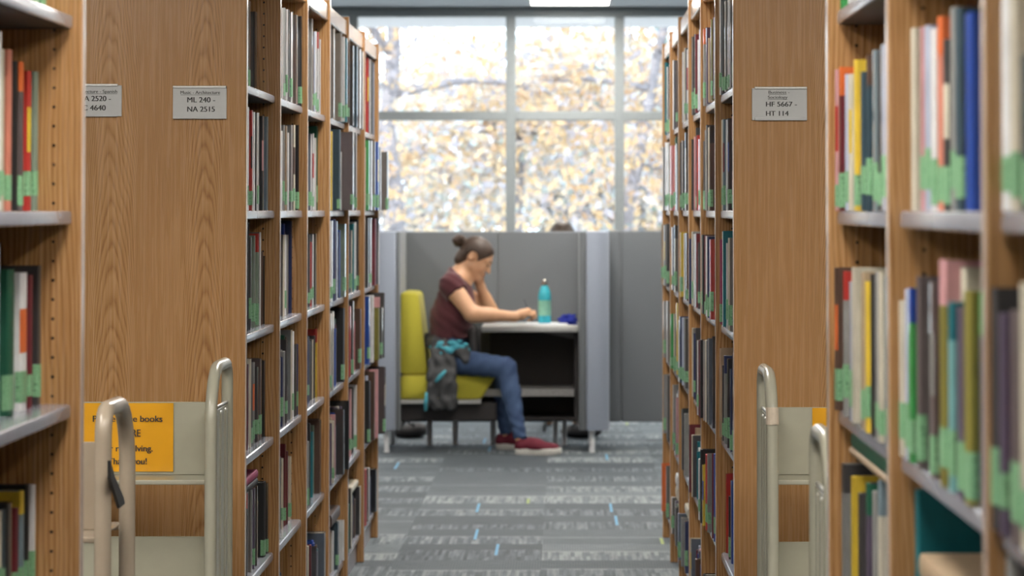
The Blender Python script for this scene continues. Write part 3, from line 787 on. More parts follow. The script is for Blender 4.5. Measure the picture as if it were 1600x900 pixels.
# shelves the photo shows no spine of still hold a row of books
for key, (side, yn, yf) in BAYS.items():
    for sh in range(6):
        if any(d['key'] == key and d['sh'] == sh for d in ALLB) or key in ('FA', 'FB', 'FC', 'FL'): continue
        a = AL if side < 0 else AR; y = yn + .01
        while y < yf - .2:
            tf = BR.uniform(.018, .045); d = dict(side=side, x=a + BR.uniform(.05, .075), y=y + tf / 2, z=ZS[sh], t=tf - .001, H=BR.uniform(.2, .28), w=.165)
            M = book_matrix(d); c = BR.choice('KkgwcbBrmndtspvlS')
            cover_mesh(rest, d['t'], d['H'], d['w'], PAL[c][0], None, None, M); page_mesh(rest, d['t'], d['H'], d['w'], M, 1); tag_mesh(rest, d['t'], d['H'], d['w'], .015, .065, M, 2)
            y += tf
ro = rest.build('library_books', [MAT['cover'], MAT['pages'], MAT['tag']])
tag(ro, 'the remaining mixed library books packed between the larger ones on every shelf', 'books', None, 'stuff')

# books lying flat on the tops of upright ones
def lying(key, sh, pxs, py_top, py_bot, col, label, y=None, block=None, zsup=None):
    side, yn, yf = BAYS[key]; a = AL if side < 0 else AR
    us = sorted(abs(CX - p) for p in pxs)
    xb = a + .02
    y0, y1 = max(F * xb / us[1], yn + .01), min(F * xb / us[0], yf - .01)
    ym = (y0 + y1) / 2
    zt, zb = EYE - (py_top - CY) * ym / F, EYE - (py_bot - CY) * ym / F
    # rest it on the tallest upright book it covers
    sup = [d['z'] + d['H'] for d in ALLB if d['key'] == key and d['sh'] == sh and y0 - .01 < d['y'] < y1 + .01]
    th = max(min(zt - zb, .06), .012)
    zb = (max(sup) + .0015 if sup else ZS[sh] + .001) if zsup is None else zsup
    zc = (ZS[sh - 1] - .026)
    if zb + th > zc: th = max(zc - zb, .008)
    L = y1 - y0
    mb = MB()
    M = Matrix.Translation((side * xb, ym, zb + th / 2)) @ Matrix.Rotation(0 if side < 0 else math.pi, 4, 'Z') @ Matrix.Rotation(math.pi / 2, 4, 'X') @ Matrix.Translation((0, 0, -L / 2))
    cover_mesh(mb, th, L, .20, PAL[col][0], PAL[block][0] if block else None, None)
    o = mb.build('book', MAT['cover']); o.matrix_world = M
    pm = MB(); page_mesh(pm, th, L, .20); p_ = pm.build('page_block', MAT['pages']); p_.parent = o
    tag(o, label, 'book', 'books on the shelves')
    return zb + th + .0008
z_ = lying('L0', 4, (380, 405), 738, 748, 'K', 'black book lying flat on upright books, fifth shelf, first left-row bay')
lying('L0', 4, (380, 405), 725, 738, 'C', 'pink book lying flat on a black one, fifth shelf, first left-row bay', zsup=z_)
lying('L3', 5, (520, 533), 790, 808, 'n', 'brown book lying flat on upright books, bottom shelf, fourth left-row bay')
lying('L4', 5, (549, 563), 746, 756, 'c', 'cream book lying flat on upright books, bottom shelf, fifth left-row bay')
lying('R4', 1, (1043, 1056), 214, 228, 'd', 'dark green book lying flat on upright books, second shelf, fifth right-row bay')
z_ = lying('R4', 5, (1049, 1057), 772, 790, 'c', 'cream book lying flat on upright books, bottom shelf, fifth right-row bay')
lying('R4', 5, (1049, 1057), 752, 771, 'w', 'white book lying flat on a cream one, bottom shelf, fifth right-row bay', zsup=z_)
z_ = lying('R3', 5, (1060, 1073), 792, 806, 'c', 'cream book lying flat on upright books, bottom shelf, fourth right-row bay')
z_ = lying('FA', 3, (1325, 1384), 735, 742, 's', 'thin tan book lying flat on upright books, far foreground-right bay')
lying('FA', 3, (1328, 1384), 704, 735, 'd', 'dark green book lying flat on a thin tan one, far foreground-right bay', zsup=z_)
# the teal book and the pile lying on the fourth shelf of the middle bay on the right
d = dict(side=1, x=AR + .03, y=4.09, z=ZS[3], t=.035, H=.28, w=.20)
mb = MB(); cover_mesh(mb, d['t'], d['H'], d['w'], (.005, .13, .15)); o = mb.build('book', MAT['cover']); o.matrix_world = book_matrix(d)
pm = MB(); page_mesh(pm, d['t'], d['H'], d['w']); q = pm.build('page_block', MAT['pages']); q.parent = o
tag(o, 'teal book standing behind the flat pile on the fourth shelf, middle foreground-right bay', 'book', 'books on the shelves')
z = ZS[3] + .001
for k, (c, th, dx, wd) in enumerate((('k', .05, .03, 'charcoal book at the bottom of the flat pile'), ('c', .045, .02, 'cream book second from the bottom of the flat pile'), ('g', .04, .03, 'grey book third in the flat pile'), ('p', .03, .02, 'pink book fourth in the flat pile'), ('s', .035, .025, 'tan book on top of the flat pile'))):
    mb = MB(); L = .30 - .02 * (k % 2)
    cover_mesh(mb, th, L, .19, PAL[c][0]); o = mb.build('book', MAT['cover'])
    o.matrix_world = Matrix.Translation((AR + dx, 3.86, z + th / 2)) @ Matrix.Rotation(math.pi, 4, 'Z') @ Matrix.Rotation(math.pi / 2, 4, 'X') @ Matrix.Translation((0, 0, -L / 2))
    pm = MB(); page_mesh(pm, th, L, .19); q = pm.build('page_block', MAT['pages']); q.parent = o
    tag(o, wd + ', fourth shelf, middle foreground-right bay', 'book', 'books on the shelves')
    z += th + .0008
# ------------------------------------------------------------------ signs and printed words
def _cap(h=[None]):
    if h[0] is None:
        c = bpy.data.curves.new('cap', 'FONT'); c.body = 'H'; c.size = 1
        o = bpy.data.objects.new('cap', c); COL.objects.link(o); bpy.context.view_layer.update()
        h[0] = o.dimensions.y; bpy.data.objects.remove(o)
    return h[0]

def words_on(parent, text, x0, x1, zbase, cap, y, mat, name='lettering', bold=0.0, heavy=.03, under=False):
    """one printed line facing the camera: left and right ends, baseline, capital height"""
    c = bpy.data.curves.new(name, 'FONT'); c.body = text; c.size = 1; c.offset = bold; c.extrude = 0.0
    o = bpy.data.objects.new(name, c); COL.objects.link(o)
    bpy.context.view_layer.update()
    dg = bpy.context.evaluated_depsgraph_get()
    me = bpy.data.meshes.new_from_object(o.evaluated_get(dg))
    bpy.data.objects.remove(o)
    xs = [v.co.x for v in me.vertices]; xa, xb = min(xs), max(xs)
    sx, sz = (x1 - x0) / (xb - xa), cap / _cap()
    mb = MB()
    for e in (-1, 0, 1):   # bold weight: the strokes are widened sideways
        mb.add([(x0 + (v.co.x - xa) * sx + e * heavy * sz, y - .00002 * e, zbase + v.co.y * sz) for v in me.vertices], [tuple(p.vertices) for p in me.polygons])
    if under:
        xe = x1 if under is True else x0 + (x1 - x0) * under
        mb.add([(x0, y, zbase - cap * .32), (xe, y, zbase - cap * .32), (xe, y, zbase - cap * .20), (x0, y, zbase - cap * .20)], [(0, 1, 2, 3)])
    bpy.data.meshes.remove(me)
    return mb.build(name, mat, parent)

def sign(px0, px1, py0, py1, label, lines, card=(0, 0), bright_foot=False):
    yf = Y0 - .0005
    a, b = W(px0, py0, Y0), W(px1, py1, Y0)
    t = thing('range_sign', ((a.x + b.x) / 2, yf, (a.z + b.z) / 2), label, 'sign', 'call number signs on the end panels')
    S_ = F / Y0
    MB().rbox(a.x + card[0] / S_, b.x + card[1] / S_, yf - .004, yf - .001, b.z + .001, a.z - .004, .0006, 1).build('card', MAT['card'], t)
    hm = MB()
    hm.rbox(a.x, b.x, yf - .0075, yf, a.z - .0065, a.z, .001, 1)
    hm.build('top_rail', MAT['alu'], t)
    MB().rbox(a.x, b.x, yf - .0075, yf, b.z, b.z + (.008 if bright_foot else .003), .001, 1).build('bottom_rail', MAT['card'], t)
    for (tx, q0, q1, base, cap, un, grey) in lines:
        p0, p1 = W(q0, base, Y0), W(q1, base, Y0)
        words_on(t, tx, p0.x, p1.x, p0.z, cap / S_, yf - .0043, MAT['print_grey' if grey else 'print'], under=un)
sign(270, 354, 134, 186, 'white card sign ML 240 - NA 2515 on the left end panel', [('Music - Architecture', 282, 343.6, 147, 5, True, True), ('ML 240 -', 292.8, 336, 160, 8, False, False), ('NA 2515', 292.8, 335.5, 174.6, 8, False, False)])
sign(106, 184, 131, 182.5, 'white card sign NA 2520 - PC 4640, half hidden behind the nearer bookcase', [('Architecture - Spanish', 113, 183, 145.5, 5, True, True), ('NA 2520 -', 123, 173, 158, 8, False, False), ('PC 4640', 123, 165, 172.5, 8, False, False)], card=(6, 6))
sign(1179, 1261, 135.5, 188.4, 'white card sign HF 5667 - HT 114 on the right end panel', [('Business -', 1201, 1233.6, 146.5, 4.6, .86, True), ('Sociology', 1200, 1230.5, 154.3, 4.6, True, True), ('HF 5667 -', 1197, 1245, 166.5, 7.4, False, False), ('HT 114', 1197, 1232, 181, 7.4, False, False)], card=(-4, 0), bright_foot=True)

# ------------------------------------------------------------------ book carts
def cart(x_end, way, yn, yf, ztop, label, mat, plate=True, bracket=False, L=.92, Rn=.14, Rf=.05, r=.0145, ztray=.99):
    """book truck: two inverted-U tube ends, three ledged trays, four casters; way = the side its body extends to (-1/+1)"""
    t = thing('book_cart', (x_end + way * L / 2, (yn + yf) / 2, 0), label, 'book cart', 'metal book carts')
    for k, xe in enumerate((x_end, x_end + way * L)):
        pts = [(xe, yn, .12), (xe, yn, .7), (xe, yn, ztop - r - Rn)]
        pts += [(xe, yn + Rn - Rn * math.cos(q), ztop - r - Rn + Rn * math.sin(q)) for q in [math.pi / 2 * j / 7 for j in range(1, 8)]]
        pts += [(xe, yf - Rf + Rf * math.sin(q), ztop - r - Rf + Rf * math.cos(q)) for q in [math.pi / 2 * j / 7 for j in range(0, 8)]]
        pts += [(xe, yf, .7), (xe, yf, .12)]
        fr_ = MB().tube(pts, r, 14).build('end_frame', mat, t, True, angle=50)
        if plate: MB().tube([(xe, yn + .012, ztop - .112), (xe, yf - .012, ztop - .112)], .0045, 8).build('crossbar', MAT['alu'], fr_, True)
        if plate:
            pm = MB()
            pm.rbox(xe - .004, xe + .004, yn + .006, yf - .006, .14, ztop - .116, .002, 1)
            for q in (.22, .5, .78):
                yy = yn + (yf - yn) * q
                pm.rbox(xe - .008, xe + .008, yy - .016, yy + .016, .14, ztop - .122, .006, 2)
            pm.build('end_plate', mat, fr_)
    xa, xb = sorted((x_end + way * .012, x_end + way * (L - .012)))
    yb = yn + (yf - yn) * .53
    for zb, zt in ((.813, ztray), (.487, ztray - .326), (.16, ztray - .653)):
        m = MB()
        m.rbox(xa, xb, yb, yb + .004, zb, zt, .0015, 1)                   # upright back
        m.rbox(xa, xb, yn + .03, yb + .002, zb - .004, zb, .0015, 1)      # ledge
        m.rbox(xa, xb, yn + .022, yn + .030, zb - .0095, zb + .002, .003, 2)  # rolled lip
        m.rbox(xa, xb, yb + .002, yf - .03, zb - .004, zb, .0015, 1)      # the ledge behind
        m.rbox(xa, xb, yf - .030, yf - .022, zb - .013, zb + .003, .003, 2)
        m.build('tray', mat, t)
    if bracket:
        xb_ = x_end - way * .021
        P = [(yn - .062, .972), (yn - .003, .936), (yn + .118, .884), (yn + .136, .870), (yn + .066, .868), (yn - .062, .938)]
        n_ = len(P)
        MB().add([(xb_ + dx, p, q) for dx in (-.003, .003) for p, q in P], [tuple(range(n_)), tuple(range(n_, 2 * n_))[::-1]] + [(j, j + n_, (j + 1) % n_ + n_, (j + 1) % n_) for j in range(n_)]).build('tray_bracket', MAT['dark_metal'], t)
    for xe in (x_end, x_end + way * L):
        for yy in (yn, yf):
            c = MB().rbox(xe - .018, xe + .018, yy - .02, yy + .02, .10, .125, .004, 1).rbox(xe - .02, xe - .016, yy - .02, yy + .02, .045, .105, .001, 1).rbox(xe + .016, xe + .02, yy - .02, yy + .02, .045, .105, .001, 1).build('caster', MAT['dark_metal'], t)
            q = MB().lathe([(.02, -.012), (.045, -.012), (.05, -.008), (.05, .008), (.045, .012), (.02, .012)], (0, 0, 0), 20)
            q.v = [(xe + z, yy + x, .05 + y) for x, y, z in q.v]
            q.build('wheel', MAT['rubber'], c, True, angle=40)
    return t
cart(-.836, -1, 7.2, 7.55, 1.093, 'putty book cart with an orange notice, parked against the left end panel', MAT['putty'])
cart(-.900, -1, 5.94, 6.27, 1.081, 'putty book cart with warm reflected tint, in front of the orange notice on the left', MAT['putty_reflection'], plate=False, bracket=True, Rn=.05, Rf=.14, r=.0168)
cart(.496, 1, 7.2, 7.55, 1.078, 'putty book cart parked against the right end panel', MAT['putty'], ztray=.977)
cart(.462, 1, 5.21, 5.53, 1.072, 'putty book cart close behind the near right bookcase, only its rounded end showing', MAT['putty'])
# pale sticker on the right cart's upright
stk = MB()
for j in range(8):
    q0, q1 = math.pi + math.pi * j / 8, math.pi + math.pi * (j + 1) / 8
    rr = .0152
    z0, z1 = EYE - (662 - CY) * 7.2 / F, EYE - (635 - CY) * 7.2 / F
    stk.add([(.496 + rr * math.cos(q), 7.2 + rr * math.sin(q), z) for q in (q0, q1) for z in (z0, z1)], [(0, 2, 3, 1)])
so = stk.build('sticker', speck('pale_label', (.62, .52, .40), .6))
tag(so, 'pale blank label wrapped round the post of the right cart', 'label')

def notice(px0, px1, py0, py1, yb, label, lines):
    a, b = W(px0, py0, yb), W(px1, py1, yb)
    nx, nz = 28, 20
    rng = np.random.default_rng(3)
    ph = rng.uniform(0, 6.28, (6, 3)); kk = rng.uniform(20, 75, (6, 2)) * rng.choice([-1, 1], (6, 2))
    v = []
    for i in range(nx + 1):
        for j in range(nz + 1):
            x = a.x + (b.x - a.x) * i / nx; z = b.z + (a.z - b.z) * j / nz
            wv = sum(abs(math.sin(kk[m][0] * x + kk[m][1] * z + ph[m][0])) for m in range(6)) / 6
            v.append((x, yb - .0058 + .0036 * wv, z))
    n = len(v)
    v += [(x, y + .0006, z) for x, y, z in v]
    f = [(i * (nz + 1) + j, (i + 1) * (nz + 1) + j, (i + 1) * (nz + 1) + j + 1, i * (nz + 1) + j + 1) for i in range(nx) for j in range(nz)]
    f += [tuple(q + n for q in t[::-1]) for t in f]
    o = MB().add(v, f).build('paper_notice', MAT['notice'], None, True, origin=((a.x + b.x) / 2, yb, (a.z + b.z) / 2))
    tag(o, label, 'notice', 'orange notices on the carts')
    for tx, q0, q1, base, cap in lines:
        p0, p1 = W(q0, base, yb), W(q1, base, yb)
        words_on(o, tx, p0.x, p1.x, p0.z, cap * yb / F, yb - .0060, MAT['print'], bold=0.0, heavy=.024)
MAT['notice'] = speck('laminated_orange', (.78, .38, .022), .14, 0, .03, 12, spec=.7)
YN_ = 7.2 + .35 * .53
notice(131, 273, 628.5, 735, YN_, 'creased orange notice asking to place books here, on the left cart', [('Please place books', 148, 256, 657.5, 9.5), ('HERE', 193, 222, 680.5, 11), ('for reshelving.', 163, 241, 703.5, 9.5), ('Thank you!', 172, 232, 723.5, 9.5)])
notice(1268, 1410, 636, 738, YN_, 'orange notice on the right cart, mostly hidden by the near bookcase', [('Please place books', 1301, 1401, 664, 9.5), ('HERE', 1331, 1371, 687, 11), ('for reshelving.', 1312, 1390, 710, 9.5), ('Thank you!', 1321, 1381, 730, 9.5)])

# ------------------------------------------------------------------ study booth, bench, desk
def wing(x_in, x_out, y0, y1, z0, z1, r_in, r_out):
    """upholstered end panel: plan outline with two rounded front corners, softened top and foot"""
    s = 1 if x_out > x_in else -1
    P = []
    for j in range(7):
        q = math.pi / 2 * j / 6
        P.append((x_in + s * r_in * (1 - math.cos(q)), y0 + r_in * (1 - math.sin(q))))
    for j in range(9):
        q = math.pi / 2 * j / 8
        P.append((x_out - s * r_out * (1 - math.sin(q)), y0 + r_out * (1 - math.cos(q))))
    P += [(x_out, y1), (x_in, y1)]
    n_ = len(P); cx, cy = (x_in + x_out) / 2, (y0 + y1) / 2
    v = []
    for z, k in ((z0, .95), (z0 + .008, 1), (z1 - .008, 1), (z1, .95)):
        v += [(cx + (x - cx) * k, cy + (y - cy) * (1 - (1 - k) * .3), z) for x, y in P]
    f = [(i * n_ + j, i * n_ + (j + 1) % n_, (i + 1) * n_ + (j + 1) % n_, (i + 1) * n_ + j) for i in range(3) for j in range(n_)]
    f += [tuple(range(n_))[::-1], tuple(3 * n_ + j for j in range(n_))]
    if s < 0: f = [q[::-1] for q in f]
    return MB().add(v, f)
ZT, ZB = 1.326, .134
booth = thing('study_booth', (-.44, 18.7, 0), 'grey felt study booth with thick rounded side panels on metal legs', 'study booth')
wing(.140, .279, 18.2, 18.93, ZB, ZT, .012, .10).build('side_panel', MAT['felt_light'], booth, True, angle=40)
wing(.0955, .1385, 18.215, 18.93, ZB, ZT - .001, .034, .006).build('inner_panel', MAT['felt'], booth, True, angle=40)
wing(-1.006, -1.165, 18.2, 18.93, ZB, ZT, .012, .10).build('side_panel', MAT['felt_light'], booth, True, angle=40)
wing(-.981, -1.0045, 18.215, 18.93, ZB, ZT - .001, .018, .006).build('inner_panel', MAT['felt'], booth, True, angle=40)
xs_ = W(777, 0, 18.96).x
MB().rbox(-1.12, xs_ + .001, 18.94, 19.02, ZB, ZT - .004, .012, 3).build('rear_panel', MAT['felt'], booth, True, angle=40)
MB().rbox(xs_ + .001, .25, 18.94, 19.02, ZB, ZT - .004, .012, 3).build('rear_panel', MAT['felt'], booth, True, angle=40)
x1_ = W(970, 0, 19.0).x
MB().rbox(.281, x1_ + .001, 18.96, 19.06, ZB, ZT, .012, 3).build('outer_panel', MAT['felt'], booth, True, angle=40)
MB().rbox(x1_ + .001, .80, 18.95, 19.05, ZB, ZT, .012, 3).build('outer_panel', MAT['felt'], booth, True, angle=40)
for px, yy in ((605, 18.26), (925, 18.26)):
    x = W(px, 0, yy).x
    for y_ in (yy, 18.9):
        MB().lathe([(.019, 0), (.019, .006), (.017, .01), (.017, ZB + .004)], (x, y_, 0), 20).build('leg', MAT['leg_metal'], booth, True, angle=40)
MB().lathe([(.019, 0), (.017, .01), (.017, ZB + .004)], (.74, 19.0, 0), 20).build('leg', MAT['leg_metal'], booth, True, angle=40)

bench = thing('bench_seat', (-.7, 18.55, 0), 'lime yellow upholstered bench the student sits on', 'bench')
def slab(pts, y0, y1, r):
    """cushion: side outline (x, z) with rounded corners, extruded in depth, softened edges"""
    out = []
    n_ = len(pts)
    for k in range(n_):
        p, a, b = Vector(pts[k]), Vector(pts[k - 1]), Vector(pts[(k + 1) % n_])
        d1, d2 = (a - p).normalized(), (b - p).normalized()
        for j in range(5):
            s = j / 4
            out.append(((p + d1 * r) * (1 - s) ** 2 + p * 2 * s * (1 - s) + (p + d2 * r) * s * s))
    c = sum((q for q in out), Vector((0, 0))) / len(out)
    m = len(out); v = []
    for yy, ins in ((y0, .016), (y0 + .005, .006), (y0 + .016, 0), (y1 - .016, 0), (y1 - .005, .006), (y1, .016)):
        for q in out:
            d = (c - q).normalized()
            v.append((q.x + d.x * ins, yy, q.y + d.y * ins))
    f = [(i * m + j, i * m + (j + 1) % m, (i + 1) * m + (j + 1) % m, (i + 1) * m + j) for i in range(5) for j in range(m)]
    f += [tuple(range(m))[::-1], tuple(5 * m + j for j in range(m))]
    return MB().add(v, f)
SB = 18.27
def xz(px, py): p = W(px, py, SB); return (p.x, p.z)
slab([xz(626, 623), xz(752, 623), xz(776, 586), xz(626, 586)], SB, 18.88, .02).build('seat_cushion', MAT['lime'], bench, True, angle=60)
slab([xz(626, 585), xz(669, 585), xz(654, 458), xz(626, 456)], SB + .01, 18.88, .03).build('back_cushion', MAT['lime'], bench, True, angle=60)
p0, p1 = W(626, 623.5, SB), W(752, 630, SB)
MB().rbox(p0.x, p1.x, SB + .01, 18.9, p1.z, p0.z, .004, 2).build('seat_board', MAT['white_lam'], bench)
p0, p1 = W(627, 631, SB + .1), W(776, 656, SB + .1)
MB().rbox(p0.x, p1.x, SB + .1, 18.9, p1.z, W(0, 630, SB).z - .0005, .006, 2).build('plinth_box', MAT['black_panel'], bench)
for px, yy in ((672, 18.80), (712, 18.86), (771, 18.86)):
    x = W(px, 0, yy).x; yy = min(yy, 18.86)
    MB().lathe([(.021, 0), (.021, .006), (.019, .01), (.019, p1.z + .003)], (x, yy, 0), 18).build('leg', MAT['leg_metal'], bench, True, angle=40)

desk = thing('study_desk', (-.2, 18.6, 0), 'white topped study desk with a black cubby below, inside the booth', 'desk')
DT = 18.3
p0, p1 = W(752, 508.5, DT), W(905, 518.5, DT)
MB().rbox(p0.x, .093, DT, 18.93, p1.z, p0.z, .008, 3).build('desktop', MAT['white_lam'], desk, True, angle=40)
ZD, ZDB = p0.z, p1.z
zlo = W(0, 656, 18.5).z
MB().rbox(W(747, 0, 18.9).x, .092, 18.89, 18.93, zlo, ZDB - .0005, .003, 1).build('back_board', MAT['black_panel'], desk)
MB().rbox(.068, .092, 18.45, 18.889, zlo, ZDB - .0005, .003, 1).build('end_board', MAT['black_panel'], desk)
MB().rbox(W(757, 0, 18.6).x, .067, 18.5, 18.889, zlo, zlo + .02, .003, 1).build('bottom_board', MAT['black_panel'], desk)
q0, q1 = W(800, 607.5, 18.42), W(905, 618.5, 18.42)
MB().rbox(W(757, 0, 18.6).x, .067, 18.42, 18.889, q1.z, q0.z, .004, 2).build('shelf_board', speck('grey_laminate', (.33, .32, .31), .5), desk)
q0, q1 = W(737, 507, 18.8), W(765, 556, 18.8)
MB().rbox(q0.x, q1.x, 18.80, 18.83, q1.z, ZDB - .001, .006, 2).build('side_board', speck('dark_grey_laminate', (.075, .075, .078), .55), desk)
q0 = W(838, 521, 18.6)
MB().add([(q0.x, 18.5, ZDB - .002), (.066, 18.5, ZDB - .002), (.066, 18.5, ZDB - .05), (q0.x, 18.7, ZDB - .002), (.066, 18.7, ZDB - .002), (.066, 18.7, ZDB - .05)], [(0, 2, 1), (3, 4, 5), (0, 1, 4, 3), (1, 2, 5, 4), (2, 0, 3, 5)]).build('bracket', speck('bracket_grey', (.16, .155, .155), .5, .3), desk)
for px in (868, 882):
    x = W(px, 0, 18.88).x
    MB().lathe([(.018, 0), (.018, .006), (.015, .01), (.015, zlo + .003)], (x, 18.86 if px < 880 else 18.80, 0), 18).build('leg', MAT['leg_metal'], desk, True, angle=40)

# things on the desk
yb_ = 18.46
c0 = W(851, 0, yb_)
k = yb_ / F
hh = ZD
bt = thing('water_bottle', (c0.x, yb_, hh), 'turquoise water bottle with a mint band and silver cap on the desk', 'water bottle')
def vz(py): return max(0, EYE - (py - CY) * k - hh)
pr = [(.036, 0), (.0395, .004), (.0395, .10)]
MB().lathe([(.0, 0), (.036, 0), (.0395, .004), (.0395, .045)], (c0.x, yb_, hh + .0005), 28).build('lower_band', speck('cyan_enamel', (.05, .48, .60), .3), bt, True, angle=40)
MB().lathe([(.0395, .0455), (.0395, .138)], (c0.x, yb_, hh), 28).build('mint_band', speck('mint_enamel', (.30, .62, .47), .3), bt, True, angle=40)
MB().lathe([(.0395, .1385), (.0395, .150), (.0385, .17), (.034, .192), (.026, .212), (.0205, .222), (.019, .228)], (c0.x, yb_, hh), 28).build('shoulder', MAT_ := speck('turquoise_enamel', (.06, .52, .62), .3), bt, True, angle=40)
MB().lathe([(.0175, .228), (.0185, .231), (.0185, .255), (.0165, .262), (.008, .265), (.0, .265)], (c0.x, yb_, hh), 24).build('cap', speck('polished_steel', (.72, .68, .60), .2, .9), bt, True, angle=40)
pa = MB()
pa.rbox(W(822, 0, 18.4).x, W(887, 0, 18.4).x, 18.36, 18.56, ZD + .0005, ZD + .010, .002, 2)
po2 = pa.build('notebook', speck('white_paper', (.85, .86, .88), .7, 0, .03, 40), None, origin=(W(855, 0, 18.4).x, 18.46, ZD))
bt.location.z += .0102
tag(po2, 'open white notebook pages under the writing hand on the desk', 'notebook')
rg = np.random.default_rng(8)
bl = bmesh.new(); bmesh.ops.create_icosphere(bl, subdivisions=4, radius=1)
from mathutils import noise as mnoise
for v in bl.verts:
    d = v.co.normalized(); s = 1 + .55 * mnoise.noise(d * 3.0) + .5 * abs(mnoise.noise(d * 6.5))
    v.co = Vector((d.x * .046 * s, d.y * .05 * s, max(d.z * .034 * s, -.02) + .02))
bl.normal_update()
me = bpy.data.meshes.new('pencil_pouch'); bl.to_mesh(me); bl.free(); me.materials.append(speck('royal_blue_cloth', (.008, .025, .33), .5, 0, .2, 60))
bo = bpy.data.objects.new('pencil_pouch', me); COL.objects.link(bo); q = W(893, 0, 18.5); bo.location = (q.x - .022, 18.5, ZD + .0008)
tag(bo, 'crumpled royal blue pouch at the end of the desk by the side panel', 'pouch')
